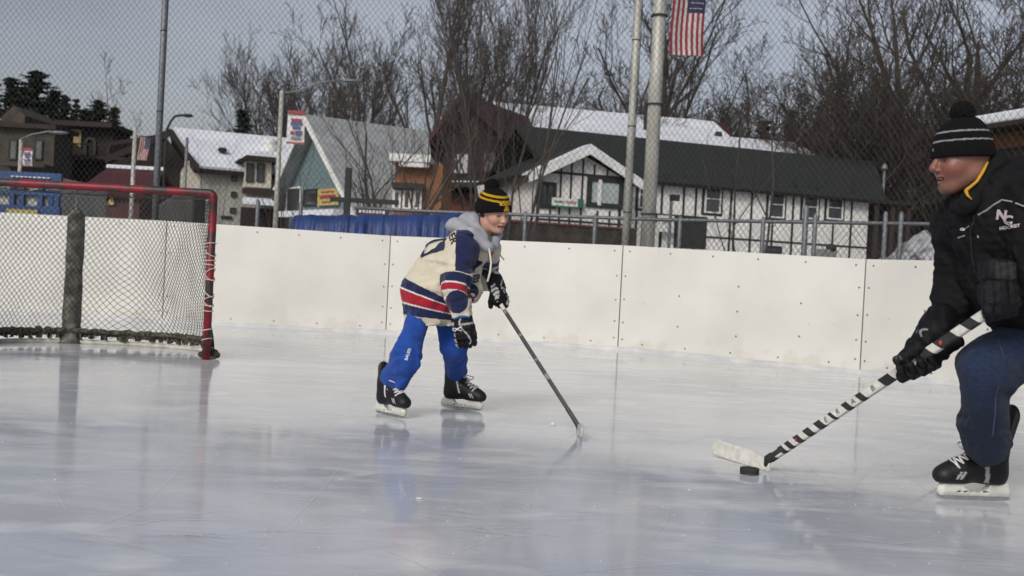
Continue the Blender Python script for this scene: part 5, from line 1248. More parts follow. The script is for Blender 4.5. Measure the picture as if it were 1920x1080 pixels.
# ---------------------------------------------------------------- skates
def skate(parent, o_, f, u, sc, lift=0.0, lace=True, tendon=True, text=None, kid=False):
    A = Fr(o_, f, u, sc); K_ = lambda *a: A(*a)
    def e(x, y, z, rx, ry, rz, k=.02, op='+'): return ell(A(x, y, z), (rx*sc, ry*sc, rz*sc), k*sc, A.R, op)
    def c(p0, p1, r0, r1, k=.02, st=None, op='+'): return cap(A(*p0), A(*p1), r0*sc, r1*sc, k*sc, st, op)
    lat = (tuple(A.s), .8)
    pr = [c((.120, 0, .100), (.06, 0, .108), .037, .044, .02, (tuple(A.s), 1.05)), e(.130, 0, .094, .040, .041, .033), c((.08, 0, .110), (-.0, 0, .135), .047, .055, .03, lat),
          c((-.01, 0, .13), (-.075, 0, .115), .055, .048, .03, lat), c((-.055, 0, .12), (-.058, 0, .235), .056, .062, .03, lat), c((-.085, 0, .10), (-.075, 0, .16), .04, .05, .03, lat)]
    pr += [('b', A(.02, 0, .02), (.30*sc, .1*sc, .044*sc), A.R, .004*sc, .006*sc, None, '-'), ('b', A(-.06, 0, .345), (.11*sc, .1*sc, .08*sc), A.R, .004, .01*sc, None, '-')]
    def colr(V):
        L_ = A.loc(V); x, y, z = L_.T; col = np.tile(np.array((.008, .008, .009)), (len(V), 1))
        cp_ = (x > .115); col[cp_] = (.014, .014, .015)
        s1 = (np.abs((x-.075)-(z-.1)*.55*-1) < .004) & (z > .085) & (z < .115) & (np.abs(y) > .03); col[s1] = .5
        s2 = (np.abs((x-.090)-(z-.1)*.55*-1) < .004) & (z > .085) & (z < .115) & (np.abs(y) > .03); col[s2] = .5
        if kid: bnd = (np.abs((x+.012)+(z-.15)*.35) < .006) & (z > .11) & (np.abs(y) > .02); col[bnd] = .62
        else: bnd = (np.abs((x+.02)+(z-.13)*-.18) < .0085) & (z > .075) & (z < .19) & (np.abs(y) > .02); col[bnd] = .42
        ed = (z < .071); col[ed] = (.03, .03, .03)
        return col
    h = .0045*sc if kid else .005*sc
    f_ = field(pr); V, Q = nets(f_, *bounds(pr, .02), h); boot = obj('skate', to_mesh(V, Q, colr), M_BOOT, parent); T_ = bvh(V, Q)
    if tendon:
        q = [cap(A(-.10, 0, .18), A(-.137 if not kid else -.115, 0, .335 if not kid else .285), .036*sc, .044*sc if not kid else .038*sc, .01, (tuple(A.f), .5)), cap(A(-.1, 0, .15), A(-.1, 0, .2), .04*sc, .04*sc, .02, (tuple(A.f), .6))]
        o2, _, _ = blob('tendon_guard', q, .005*sc, M_BOOT, boot, lambda V: np.tile(np.array((.018, .018, .019)), (len(V), 1)))
    q = [cap(A(.045, 0, .155), A(-.005, 0, .225), .03*sc, .034*sc, .01, (tuple((A.f*.8+A.u*.6).normalized()), .4)), cap(A(-.002, 0, .22), A(-.012 if not kid else -.02, 0, .29), .034*sc, .04*sc, .01, (tuple((A.f*.9+A.u*.3).normalized()), .3))]
    cw = (.55, .55, .55) if kid else (.03, .03, .03)
    o2, _, _ = blob('tongue', q, .005*sc, M_BOOT, boot, lambda V: np.where((A.loc(V)[:, 2] > .255)[:, None], np.array(cw), np.array((.02, .02, .022))))
    # laces wrapped on the instep
    pts = []
    n = 7; L1 = []; L2 = []
    for i in range(n):
        t = i/(n-1); x = .098-.105*t; z = .138+.115*t
        for s, LL in ((1, L1), (-1, L2)):
            p_ = Vector(A(x-.012, s*.034, z-.012)); r_ = T_.find_nearest(p_); LL.append(r_[0]+(r_[1])*.003*sc)
    mb = MB()
    def lace_seg(a, b_):
        m_ = (a+b_)/2+ (A.u*.6+A.f*.8)*.016*sc; r_ = T_.find_nearest(m_); m_ = max((m_, r_[0]+r_[1]*.006*sc), key=lambda w_: (w_-a).dot(A.f*.8+A.u*.6)); mb.tube([a, a.lerp(m_, .55)+(A.u+A.f)*.002*sc, m_, b_.lerp(m_, .55)+(A.u+A.f)*.002*sc, b_], .0036*sc*1.15, 5)
    for i in range(n-1):
        lace_seg(L1[i], L2[i+1]); lace_seg(L2[i], L1[i+1])
    lace_seg(L1[0], L2[0])
    for s in (1, -1):
        o0 = Vector(A(.01, .012*s, .225)); pp = [o0+(A.f*(.02+.03*math.sin(a))+A.s*s*(.02+.022*math.cos(a))-A.u*(.008+.03*(1-math.cos(a*.5))))*sc for a in np.linspace(0, 5.4, 9)]; mb.tube([o0]+pp, .0034*sc, 5)
    obj('laces', mb, M_LACEW, boot, smooth=True)
    # blade holder: two towers joined by a bar
    q = [('b', A(.0, 0, .030), (.142*sc, .011*sc, .013*sc), A.R, .006*sc, .01*sc, None, '+'), ('b', A(.085, 0, .052), (.052*sc, .020*sc, .022*sc), A.R, .008*sc, .02*sc, None, '+'),
         ('b', A(-.088, 0, .052), (.046*sc, .018*sc, .022*sc), A.R, .008*sc, .02*sc, None, '+'), ell(A(.138, 0, .040), (.016*sc, .013*sc, .022*sc), .01*sc, A.R), ell(A(-.135, 0, .040), (.014*sc, .013*sc, .022*sc), .01*sc, A.R),
         ell(A(.0, 0, .064), (.056*sc, .05*sc, .026*sc), .008*sc, A.R, '-')]
    if kid: q += [ell(A(x, .0, .032), (.008*sc, .05*sc, .005*sc), .003*sc, A.R, '-') for x in (-.045, -.02, .005, .03)]
    else: q += [ell(A(x, .0, .036), (.011*sc, .05*sc, .0035*sc), .002*sc, A.R, '-') for x in (-.04, -.012, .016, .044, .07)]
    o2, _, _ = blob('blade_holder', q, .0032*sc if kid else .0038*sc, M_HOLD, boot)
    mb = MB(); prof = [(-.142, .022), (-.146, .012), (-.125, .003), (-.06, .0), (.06, .0), (.125, .004), (.150, .016), (.150, .024)]
    mb.prism([A(x, -.0022, z) for x, z in prof], A.s*.0044*sc); obj('runner', mb, M_STEEL, boot)
    return A, boot, T_
# ================================================================ THE CHILD
KD = 5.5
def K(px, py, d=KD): return P(px, py, d)
m1 = 1/365.0
kid_foot = G(760, 775)
child = empty('person', (kid_foot.x, kid_foot.y, 0), 0, 'child in a cream hockey jersey, blue trousers and striped bobble hat, bending forward', 'person')
kn = Vector((.84, -.54, 0)).normalized()          # facing: to the right and towards the camera
kr = Vector((kn.y, -kn.x, 0))                      # the child's right
# skates of the child
toe = (G(757, 786)-G(703, 774)); toe.z = 0; cR = (G(757, 786)+G(703, 774))/2
AR_, _, _ = skate(child, cR+Vector((.004, .0, .0)), toe, (.10, -.02, 1), .84, kid=True)
toe = (G(899, 771)-G(831, 765)); toe.z = 0; cL = (G(899, 771)+G(831, 765))/2
AL_, _, _ = skate(child, cL, toe.normalized()+Vector((0, -.12, 0)), (.05, 0, 1), .84, kid=True)
ankR = Vector(AR_(-.035, 0, .235)); ankL = Vector(AL_(-.045, 0, .235)); print('ank', proj(ankR), proj(ankL))

# trousers
BLUE = np.array((.014, .068, .33))
hipR, hipL = K(788, 582, 5.48), K(834, 582, 5.62)
kneeR = K(763, 662, 5.36); kneeL = K(851, 650, 5.62)
pr = [cap(hipR, kneeR, .056, .069, .03), cap(kneeR, ankR+Vector((.012, -.012, 0)), .070, .060, .03), cap(hipL, kneeL, .062, .069, .02), cap(kneeL, ankL, .068, .054, .03), cap(hipR, hipL, .06, .06, .02), cap(K(768, 680, 5.33), ankR+Vector((.055, -.045, -.045)), .05, .03, .03), cap(ankR, ankR+Vector((.03, -.02, -.03)), .05, .035, .02)]
def dist_(g, a, b_, c): return np.minimum(seg_d(g, a, b_, 0, 0), seg_d(g, b_, c, 0, 0))
def crease(a, b_, amp, wl, seed):
    '''long slanting creases running round a limb'''
    A0 = v3(a); D0 = v3(b_)-A0; L0 = np.linalg.norm(D0); D0 = D0/L0
    def fn(g, d):
        q = g-A0; t = q@D0; r_ = q-t[..., None]*D0; an = np.arctan2(r_@v3(FWD), r_@v3(RIGHT)); f = np.sin(t*2*math.pi/wl+an*1.3+seed+.9*np.sin(t*23+an*2+seed)); return amp*(1-np.abs(f))**3*(t > -.1)*(t < L0+.12)*(np.abs(d) < .05)
    return fn
def wtr(g, d):
    a = fold(.0045, .12, 3, (1, 1, .2))(g, d); b_ = fold(.0045, .07, 9, (.7, .7, .9))(g, d); low_ = 1/(1+np.exp((g[..., 2]-.38)*30)); return a+b_*(.3+.9*low_)+np.where(dist_(g, hipR, kneeR, ankR) < dist_(g, hipL, kneeL, ankL), crease(hipR, ankR, .004, .31, 1)(g, d), crease(hipL, ankL, .004, .27, 2)(g, d))
o_, V, Q = blob('trousers', pr, .0055, M_CLOTH, child, lambda V: np.tile(BLUE, (len(V), 1)), wtr); T_tr = bvh(V, Q)
decal('BAUER', .020, M_WHP, o_, K(767, 663, 5.34), (P(772, 648, 5.3)-P(762, 680, 5.3)), Vector((-.9, 0, .35)), T_tr, sx=1.0, bold=.0006)
# body under the clothes + head
HF = Fr(K(926, 398, 5.52), Vector((.68, -.70, -.26)), Vector((-.16, 0, 1)), .84)
neck = K(893, 448, 5.55)
Vh, Qh, ch = head(HF, True, neck, .047)
shR, shL = K(868, 462, 5.42), K(913, 470, 5.70); elR, wrR = K(855, 545, 5.33), K(867, 594, 5.33); elL, wrL = K(910, 520, 5.76), K(930, 533, 5.64)
pel = K(810, 565, 5.54)
pb = [cap(pel, K(850, 510, 5.54), .09, .09, .04), cap(K(850, 510, 5.54), neck, .09, .05, .04), cap(shR, shL, .045, .045, .03), cap(shR, elR, .036, .032, .02), cap(elR, wrR, .031, .024, .02), cap(shL, elL, .036, .032, .02), cap(elL, wrL, .031, .024, .02),
      cap(hipR, kneeR, .048, .046, .03), cap(kneeR, ankR, .045, .032, .02), cap(hipL, kneeL, .050, .046, .03), cap(kneeL, ankL, .045, .032, .02), cap(K(792, 568, 5.48), K(830, 568, 5.6), .05, .05, .03), cap(ankR, AR_(-.05, 0, .13), .03, .03), cap(ankL, AL_(-.05, 0, .13), .03, .03)]
Vb, Qb = nets(field(pb), *bounds(pb, .02), .012)
me = to_mesh(Vh, Qh, np.concatenate([ch, np.tile(np.array((.5, .3, .22)), (len(Vb), 1))]) if False else None, (Vb, Qb))
a = me.color_attributes.new('Col', 'FLOAT_COLOR', 'POINT'); cc = np.concatenate([ch, np.tile(np.array((.5, .3, .22)), (len(Vb), 1))])
a.data.foreach_set('color', np.concatenate([cc, np.ones((len(cc), 1))], 1).astype(np.float32).ravel())
obj('body', me, M_SKIN, child)
# jersey
CREAM = np.array((.63, .575, .445)); NAVY = np.array((.013, .019, .068)); REDC = np.array((.36, .012, .03)); WHT = np.array((.68, .67, .63))
st = (tuple(kr), 1.12)
c0, c1, c2, c3 = K(807, 622, 5.53), K(808, 548, 5.53), K(843, 503, 5.53), K(884, 466, 5.55)
pr = [cap(c0, c1, .128, .134, .05, st), cap(c1, c2, .140, .146, .05, st), cap(c2, c3, .142, .092, .05, st), cap(shR, shL, .07, .068, .04),
      cap(shR, K(857, 520, 5.36), .080, .066, .03), cap(K(857, 520, 5.36), elR, .066, .062, .03), cap(elR, K(866, 588, 5.33), .060, .052, .03),
      cap(shL, elL, .072, .062, .03), cap(elL, K(926, 528, 5.66), .062, .052, .03), ell(K(880, 545, 5.50), (.07, .10, .06), .05),
      ('b', K(808, 655, 5.53), (.3, .3, .130), np.array([RIGHT[:], FWD[:], UP[:]]), .01, .02, None, '-')]
nb = (UP*math.cos(R(26))+RIGHT*math.sin(R(26))).normalized(); pb0 = K(757, 519, 5.53)
armax = (Vector(shR)-Vector(elR)).normalized(); ax2 = (Vector(elR)-Vector(wrR)).normalized()
fr_arm = lambda V: seg_d(V, shR, elR, .078, .066); fr_fore = lambda V: seg_d(V, elR, wrR, .062, .055)
def jcol(V):
    px = np.array([proj(v)[:2] for v in V[:1]])
    t = (V-v3(pb0))@v3(nb)/m1/(.92-.42*np.clip((V-v3(pb0))@v3(RIGHT)/.24, 0, 1.1))           # in 1/365 m units, 0 at the top of the upper navy band
    col = np.tile(CREAM, (len(V), 1))
    def bandt(t0, t1, c): col[(t < -t0) & (t >= -t1)] = c
    tors = np.ones(len(V), bool)
    bandt(0, 19, NAVY); bandt(19, 22.5, WHT); bandt(22.5, 45, REDC); bandt(45, 48.5, WHT); bandt(48.5, 69, NAVY)
    dA = seg_d(V, shR, elR, .080, .066); dF = seg_d(V, elR, wrR, .062, .055); dT = field(pr[:3])(V)
    onA = (np.minimum(dA, dF) < dT+.012)
    dAL = seg_d(V, shL, elL, .072, .062); dFL = seg_d(V, elL, wrL, .062, .052); onL = np.minimum(dAL, dFL) < dT+.01
    col[onA | onL] = CREAM
    s = (V-v3(shR))@v3(-armax); L_ = (Vector(elR)-Vector(shR)).length; s2 = s/L_
    def ba(a, b_, c): m_ = onA & (s2 >= a) & (s2 < b_); col[m_] = c
    ba(.70, .90, NAVY); ba(.90, .94, WHT); ba(.94, 1.08, REDC); ba(1.08, 1.12, WHT)
    # elbow patch
    dp = np.sqrt(((V-v3(P(857, 568, 5.26)))**2).sum(1)); 
    q = (V-v3(P(856, 566, 5.26))); qx = q@v3(RIGHT); qz = q@v3(UP); pat = onA & (((qx)/.056)**2+((qz)/.058)**2 < 1); col[pat] = NAVY
    # navy shoulder yoke: from the neck down the outside of the upper arm
    q = V-v3(P(874, 462, 5.36)); qx = q@v3(RIGHT)+.1*(q@v3(UP))*0; qz = q@v3(UP); yd = q@v3(FWD)
    lx = -.052-.02*np.clip((qz)/.1, -1, 1)*0; rx = .068+.55*np.clip(qz, -.02, .06)*0-np.clip(-qz-.02, 0, 1)*.28
    yoke = (qx > -.052) & (qx < rx+.0) & (qz > -.150+np.abs(qx+.0)*.5) & (qz < .13) & (yd < .22) & (s2 < .68); col[yoke] = NAVY
    # left sleeve bands
    s3 = (V-v3(shL))@v3((Vector(elL)-Vector(shL)).normalized()); m_ = onL & ~onA & (s3 > .045) & (s3 < .075); col[m_] = NAVY; m_ = onL & ~onA & (s3 > .075) & (s3 < .085); col[m_] = WHT; m_ = onL & ~onA & (s3 > .085) & (s3 < .11); col[m_] = NAVY
    # red lace-up placket at the throat and down the chest
    q = V-v3(P(920, 480, 5.45)); m_ = (np.abs(q@v3(RIGHT)) < .013) & (q@v3(UP) > -.14) & (q@v3(UP) < .07) & ~onA & ~onL; col[m_] = REDC
    return col
def wj(g, d): return fold(.008, .13, 5, (1, 1, .8))(g, d)+fold(.0035, .05, 6, (1, 1, 1))(g, d)
jer, V, Q = blob('jersey', pr, .0034, M_JERSEY, child, jcol, wj); T_j = bvh(V, Q)
cv = -FWD
decal('', .05, M_NAVYP, jer, K(812, 460, 5.45), (P(845, 432, 5.5)-P(790, 480, 5.5)), (-kr+Vector((-.3, 0, .3))), T_j, mesh=ringmesh(.085, .055, .024, 64), name='back_number', off_=.006)
decal('TER', .050, M_BLKP, jer, K(848, 443, 5.42), (P(845, 462, 5.4)-P(836, 436, 5.4)), (P(860, 440, 5.4)-P(840, 446, 5.4)), T_j, cuts=1, bold=.0015)
decal('KEP', .052, M_BLKP, jer, K(899, 524, 5.38), (P(915, 519, 5.4)-P(880, 527, 5.36)), UP, T_j, cuts=1, bold=.002)
decal('', .05, M_BLKP, jer, K(884, 546, 5.4), RIGHT, UP, T_j, mesh=ringmesh(.034, .036, .006), name='crest'); decal('', .05, M_BLKP, jer, K(884, 546, 5.4), RIGHT, UP, T_j, mesh=strokes([[(-.02, -.015), (.0, .018), (.02, -.015)], [(-.018, .008), (.018, .004)], [(-.012, -.02), (.01, .012)]], .006), name='crest')
decal('W', .05, M_NAVYP, jer, K(912, 500, 5.42), RIGHT, UP, T_j, bold=.002)
# hood
pr = [ell(K(862, 424, 5.56), (.078, .11, .040), .03), ell(K(886, 416, 5.56), (.05, .09, .045), .03), cap(K(853, 424, 5.50), K(884, 442, 5.42), .034, .036, .03), cap(K(884, 442, 5.42), K(916, 464, 5.42), .040, .024, .03), cap(K(885, 416, 5.52), K(905, 445, 5.44), .030, .026, .03), cap(K(916, 464, 5.42), K(927, 462, 5.48), .024, .020, .02), cap(K(927, 462, 5.48), K(934, 438, 5.58), .020, .022, .02), cap(K(934, 438, 5.58), K(915, 420, 5.66), .020, .026, .02), cap(K(915, 420, 5.66), K(875, 412, 5.62), .026, .038, .03),
      cap(K(905, 430, 5.53), K(930, 405, 5.52), .05, .06, .012, None, '-')]
HG = np.array((.36, .37, .40))
o_, V, Q = blob('hood', pr, .005, M_CLOTH, child, lambda V: np.tile(HG, (len(V), 1)), fold(.0030, .10, 12))
mb = MB(); mb.tube([K(917, 466, 5.36), K(919, 478, 5.34), K(921, 493, 5.34), K(919, 510, 5.33), K(914, 528, 5.32)], .0055, 6); obj('drawstring', mb, mat('cream_cord', (.66, .60, .50), rough=.9), o_, smooth=True)
mb = MB(); mb.tube([K(926, 462, 5.44), K(932, 471, 5.42), K(945, 487, 5.40)], .0035, 6); obj('drawstring', mb, mat('grey_cord', (.16, .16, .14), rough=.9), o_, smooth=True)
# hat
def hat(F, parent, col1, bands, zb, tilt, top, pom, name='bobble_hat', rx=.112, ry=.094, h=.0026, cuffz=.055, back=.0):
    A = F; s = F.sc
    pr = [ell(A(-.012+back, 0, .030), (rx*s, ry*s, top*s), .02, F.R), cap(A(-.012, 0, .04), A(-.03, 0, .10), .065*s, .04*s, .03)]
    pr += [ell(A(-.012+back, 0, .020), ((rx+.006)*s, (ry+.006)*s, .085*s), .004, F.R)]
    # cut below the brim plane
    bx = np.array([F.f[:], F.s[:], F.u[:]]); fz = (F.u+F.f*tilt).normalized(); ff = (F.f-F.u*tilt).normalized(); fr = np.array([ff[:], F.s[:], fz[:]])
    pr += [('b', tuple(Vector(A(0, 0, zb))-fz*.15*s), (.3*s, .3*s, .15*s), fr, .004, .006, None, '-')]
    def colr(V):
        q = (V-v3(A(0, 0, zb)))@v3(fz)/s; ang = F.loc(V); col = np.tile(np.array(col1), (len(V), 1))
        q = ang[:, 2]-.0
        for (a, b_, c) in bands: col[(q > a) & (q < b_)] = c
        return col
    def wp(g, d):
        L_ = ((g-v3(A(0, 0, 0)))@F.R.T)/s; an = np.arctan2(L_[..., 1], L_[..., 0]); return .0009*np.sin(an*64)*(np.abs(d) < .02)
    o, V, Q = blob(name, pr, h, M_KNIT, parent, colr, wp); T_ = bvh(V, Q)
    rg = random.Random(3); mb = MB(); pc = Vector(A(*pom[:3])); pr_ = pom[3]*s
    q = [ell(tuple(pc), (pr_, pr_, pr_*.92), .01)]
    r2 = np.random.RandomState(1)
    o2, _, _ = blob('pompom', q, .003, M_KNIT, o, lambda V: np.tile(np.array(col1)*1.0, (len(V), 1))*(1+.6*(np.sin(V[:, :1]*900)*np.sin(V[:, 1:2]*800+V[:, 2:]*700))), fold(.004, .012, 4))
    for k in range(420):
        dr = Vector((rg.gauss(0, 1), rg.gauss(0, 1), rg.gauss(0, 1))).normalized(); mb.tube([pc+dr*pr_*.8, pc+dr*pr_*rg.uniform(1.02, 1.16)+Vector((0, 0, -.002))], [.0013, .0006], 3, caps=False)
    obj('yarn', mb, M_YARN, o2); return o, T_
M_YARN = mat('black_yarn', (.005, .005, .006), (.009, .009, .009), .95, 30)
GOLD = (.62, .36, .015); BLK = (.0045, .0045, .0055)
ht, T_h = hat(HF, child, BLK, [(.082, .094, GOLD), (.106, .119, GOLD)], -.001, -.28, .124, (-.050, 0, .155, .046), rx=.117, ry=.100)
HN = Vector(HF.f)
sdv = Vector(HF.s)
hc = Vector(HF(.10, .004, .060)); decal('BOSTON', .019, M_GOLDP, ht, hc+HF.u*.012, sdv*1.0, HF.u, T_h, sx=1.0, bold=.0009)
decal('', .02, M_GOLDP, ht, hc-HF.u*.006, sdv, HF.u, T_h, mesh=strokes([[(-.014, -.008), (-.009, .004), (.0, .008), (.009, .004), (.014, -.008)], [(-.008, -.004), (.008, -.004)], [(-.005, .0), (.005, .001)]], .004), name='emblem')
decal('', .02, M_GOLDP, ht, hc-HF.u*.020, sdv, HF.u, T_h, mesh=strokes([[(-.017, 0), (.017, 0)], [(-.017, .0), (-.017, .006)], [(.017, .0), (.017, .006)], [(-.01, .005), (.01, .005)]], .0042), name='emblem')
# gloves
def glove(parent, cuff0, cuff1, hand_c, fwd, backn, L_, W_, TH, curl, thumb, h, name='glove', col=None, side=1, extra=None):
    """cuff0->cuff1 wrist roll; hand frame: fwd to knuckles, backn out of the back of the hand"""
    F = Fr(hand_c, fwd, backn); pr = [cap(cuff0, cuff1, W_*.56, W_*.58, .01, (tuple(F.u), .8))]
    pr += [('b', F(0, 0, 0), (L_*.30, W_*.52, TH), F.R, TH*.8, .012, None, '+')]
    tips = []
    for j in range(4):
        y = (j-1.5)*W_*.27; ln = L_*(.30, .36, .37, .31)[j] ; p0 = Vector(F(L_*.26, y, TH*.15)); d = Vector(F.f); ax = Vector(F.s)
        ang = 0; r_ = W_*.145
        for s_ in range(3):
            ang += curl[s_]*(1+.06*(j-1.5)); dd = Vector(F.f)*math.cos(ang)-Vector(F.u)*math.sin(ang); p1 = p0+dd*ln*(.46, .34, .28)[s_]*1.15
            pr.append(cap(p0, p1, r_, r_*.93, .005)); p0 = p1; r_ *= .95
    t0 = Vector(F(-L_*.12, side*W_*.42, -TH*.3)); t1 = Vector(F(L_*.12*thumb[0]+L_*.0, side*W_*thumb[1], -TH*thumb[2])); t2 = t1+(t1-t0).normalized()*L_*.16+Vector(F.f)*L_*.05
    pr += [cap(t0, t1, W_*.17, W_*.16, .01), cap(t1, t2, W_*.155, W_*.13, .006)]
    if extra: pr += extra
    def wp(g, d):   # padding segments across the back
        q = ((g-v3(F.o))@F.R.T); return (.0022*np.cos(q[..., 0]*2*math.pi/(L_*.17))*(q[..., 2] > -TH*.2)+.001*np.cos(q[..., 1]*2*math.pi/(W_*.27)))*(np.abs(d) < .02)
    def colr(V):
        c = np.tile(np.array((.007, .007, .008)), (len(V), 1)); return col(F.loc(V), c) if col else c
    o, V, Q = blob(name, pr, h, M_GLOVE, parent, colr, wp); return o, F, bvh(V, Q)
def trim(L_, W_):
    def f(q, c):
        x, y, z = q.T; m_ = (np.abs(y-.012-.02*np.sin(x*38)) < .0042) & (z > 0) & (x < L_*.45); c[m_] = (.5, .5, .5)
        m_ = (x < -L_*.2) & (x > -L_*.27) & (z > 0) & (y > -.01); c[m_] = (.45, .45, .45)
        m_ = (y < -W_*.40) & (x > -.05) & (np.abs(np.sin(x*110)) > .45) & (z > -.01); c[m_] = (.5, .5, .5); return c
    return f
hd = (P(872, 640, 5.3)-P(867, 602, 5.3)).normalized()
g1, F1, T1 = glove(child, P(866, 598, 5.33), P(868, 610, 5.32), P(870, 621, 5.31), hd, (-FWD*1.0-RIGHT*.25), .150, .098, .031, (.35, .75, .7), (1.1, .35, 1.6), .0038, col=trim(.15, .098), side=1)
decal('', .02, M_WHP, g1, F1(-.012, -.018, .03), F1.s*1.0, -F1.f, T1, mesh=strokes([[(-.02, -.006), (.0, .006), (.022, .012)], [(-.016, .009), (.0, .001), (.018, -.008)]], .0045), name='emblem')
ring_p = [P(852+i, 596+.5*i-.02*i*(28-i), 5.27) for i in range(0, 30, 4)]
mb = MB(); mb.tube([P(852, 599, 5.30), P(862, 594, 5.275), P(875, 594, 5.28), P(884, 599, 5.31)], .006, 6); obj('cuff_lining', mb, mat('blue_lining', (.02, .09, .30), rough=.8), g1, smooth=True)
# left hand closed round the top of the stick
kst0, kst1 = P(938, 574, 5.50), None
KH = G(1083, 815); KT = G(1104, 833)
khx = Vector((KH.x, KH.y, .045)); sdir = (khx-Vector(P(939, 573, 5.52))).normalized()
g2, F2, T2 = glove(child, P(928, 528, 5.64), P(931, 538, 5.61), P(937, 554, 5.56), (P(947, 578, 5.50)-P(931, 540, 5.6)), (RIGHT*.75-FWD*.5+UP*.35), .128, .094, .028, (.7, 1.2, 1.0), (1.4, .30, 1.7), .0038, col=trim(.13, .094), side=-1)
# ---------------------------------------------------------------- sticks
M_SHAFT = mat('black_shaft', (.008, .008, .009), (.02, .02, .02), .5, 30); M_TAPEW = mat('white_tape', (.70, .69, .64), (.55, .54, .48), .8, 40, .3, 150); M_TAPEB = mat('black_tape', (.018, .018, .02), (.03, .03, .03), .8, 40, .3, 150); M_SHGREY = mat('grey_shaft', (.17, .175, .18), (.10, .10, .10), .4, 20)
def stick(name, top, heel, bdir, label, segs, sw=.0115, sh=.0165, blade_len=.30, blade_h=.072, curve=.02, bmat=None, hos=None, slant=.0, hr=1.0):
    top = Vector(top); heel = Vector(heel); d = (heel-top); ln = d.length; d.normalize(); bdir = Vector(bdir).normalized()
    e = empty(name, tuple(top), 0, label, 'hockey stick'); n_ = d.cross(bdir).normalized(); w_ = n_.cross(d).normalized()
    nn = len(segs)
    mb = MB(); mats = []; 
    def ringv(t, sc=1.0):
        c = top+d*ln*t; return [c+(w_*a*sh+n_*b_*sw)*sc+d*(slant*a) for a, b_ in ((-1, -.7), (-.7, -1), (.7, -1), (1, -.7), (1, .7), (.7, 1), (-.7, 1), (-1, .7))]
    for i, (t0, t1, m_) in enumerate(segs):
        if m_ not in mats: mats.append(m_)
        a, b_ = ringv(t0), ringv(t1); mi = mats.index(m_); mb.add(a+b_, [(k, (k+1) % 8, 8+(k+1) % 8, 8+k) for k in range(8)], mi)
    mb.add(ringv(0), [tuple(range(8))[::-1]], 0); sh_o = obj('shaft', mb, mats, e)
    # blade: swept plate, curved in plan, rounded toe
    bm_ = bmat or M_TAPEW; up = Vector((0, 0, 1)); side = up.cross(bdir).normalized(); n = 20; vs = []
    for i in range(n+1):
        t = i/n; x = -.01+blade_len*t; z0 = .004+.010*t*t; hh = blade_h*(.62+.38*min(1, t*3))*(1-max(0, (t-.86)/.14)**2.2*.75); z1 = z0+hh
        if t > .86: z0 += blade_h*.35*((t-.86)/.14)**2
        y = curve*(t**2)*1.6; th = .0035+.003*(1-t)
        c = Vector((heel.x, heel.y, 0))+bdir*x+side*y
        vs += [c+up*z0-side*th, c+up*z1-side*th*.8, c+up*z1+side*th*.8, c+up*z0+side*th]
    mb = MB(); mb.add(vs, [(i*4+k, i*4+(k+1) % 4, i*4+4+(k+1) % 4, i*4+4+k) for i in range(n) for k in range(4)]+[(3, 2, 1, 0), (4*n, 4*n+1, 4*n+2, 4*n+3)])
    bl = obj('blade', mb, bm_, e); bevel(bl, .002, 2)
    mb = MB(); c = Vector((heel.x, heel.y, .042)); mb.tube([top+d*(ln-.10), top+d*(ln-.03), heel+bdir*.004-up*.004, c+bdir*.012-up*.022], [x*hr for x in (.0172, .0175, .0175, .010)], 8); obj('hosel', mb, hos or M_SHAFT, e, smooth=True)
    return e, sh_o, bl
ktop = P(932, 560, 5.545)
sd_ = []
for a, b_, m_ in ((0, .02, M_SHAFT), (.02, .10, M_TAPEW), (.10, .13, M_SHGREY), (.13, .30, M_SHAFT), (.30, .32, M_SHGREY), (.32, .5, M_SHAFT), (.5, .515, M_SHGREY), (.515, .62, M_SHAFT), (.62, .66, M_SHGREY), (.66, 1, M_SHAFT)): sd_.append((a, b_, m_))
M_BLADEC = mat('pale_blade', (.60, .60, .57), (.45, .45, .43), .5, 20)
stick('hockey_stick', ktop, khx, (KT-KH), 'black hockey stick with a pale blade held in one hand by the child', sd_, blade_len=.27, blade_h=.062, curve=-.02, bmat=M_BLADEC, sw=.0095, sh=.0125, hr=.66)
# adult's stick
AH = G(1440, 884); AT = G(1336, 858); atop = P(1858, 582, 3.62); ahx = Vector((AH.x, AH.y, .05))
edges = [0, .045, .115, .15, .19, .232, .262, .30, .335, .375, .42]
segs = [(0, .055, M_TAPEW), (.055, .095, M_TAPEB), (.095, .135, M_TAPEW), (.135, .205, M_TAPEB), (.205, .235, M_TAPEW), (.235, .275, M_TAPEB), (.275, .31, M_TAPEW), (.31, .35, M_TAPEB), (.35, .395, M_TAPEW), (.395, .44, M_SHAFT), (.44, .52, M_TAPEW), (.52, .545, M_TAPEB), (.545, .585, M_TAPEW), (.585, .61, M_TAPEB), (.61, .66, M_TAPEW), (.66, .675, M_TAPEB), (.675, .715, M_TAPEW), (.715, .745, M_TAPEB), (.745, .77, M_TAPEW), (.77, .80, M_TAPEB), (.80, .825, M_TAPEW), (.825, .85, M_TAPEB), (.85, .872, M_TAPEW), (.872, .895, M_TAPEB), (.895, .91, M_TAPEW), (.91, .932, M_TAPEB), (.932, .965, M_TAPEW), (.965, 1, M_TAPEB)]
M_TAPEO = mat('stick_red', (.55, .04, .02), rough=.6)
ast, ash, abl = stick('hockey_stick', atop, ahx, (AT-AH), 'black and white banded hockey stick with a taped white blade held by the man', segs, sw=.0125, sh=.0175, blade_len=.37, blade_h=.068, curve=-.012, hos=M_TAPEB, slant=.010)
dd = (ahx-Vector(atop)); ln = dd.length; du = dd.normalized()
shm = ash.data; T_s = BVHTree.FromPolygons([tuple(v.co) for v in shm.vertices], [tuple(p.vertices) for p in shm.polygons])
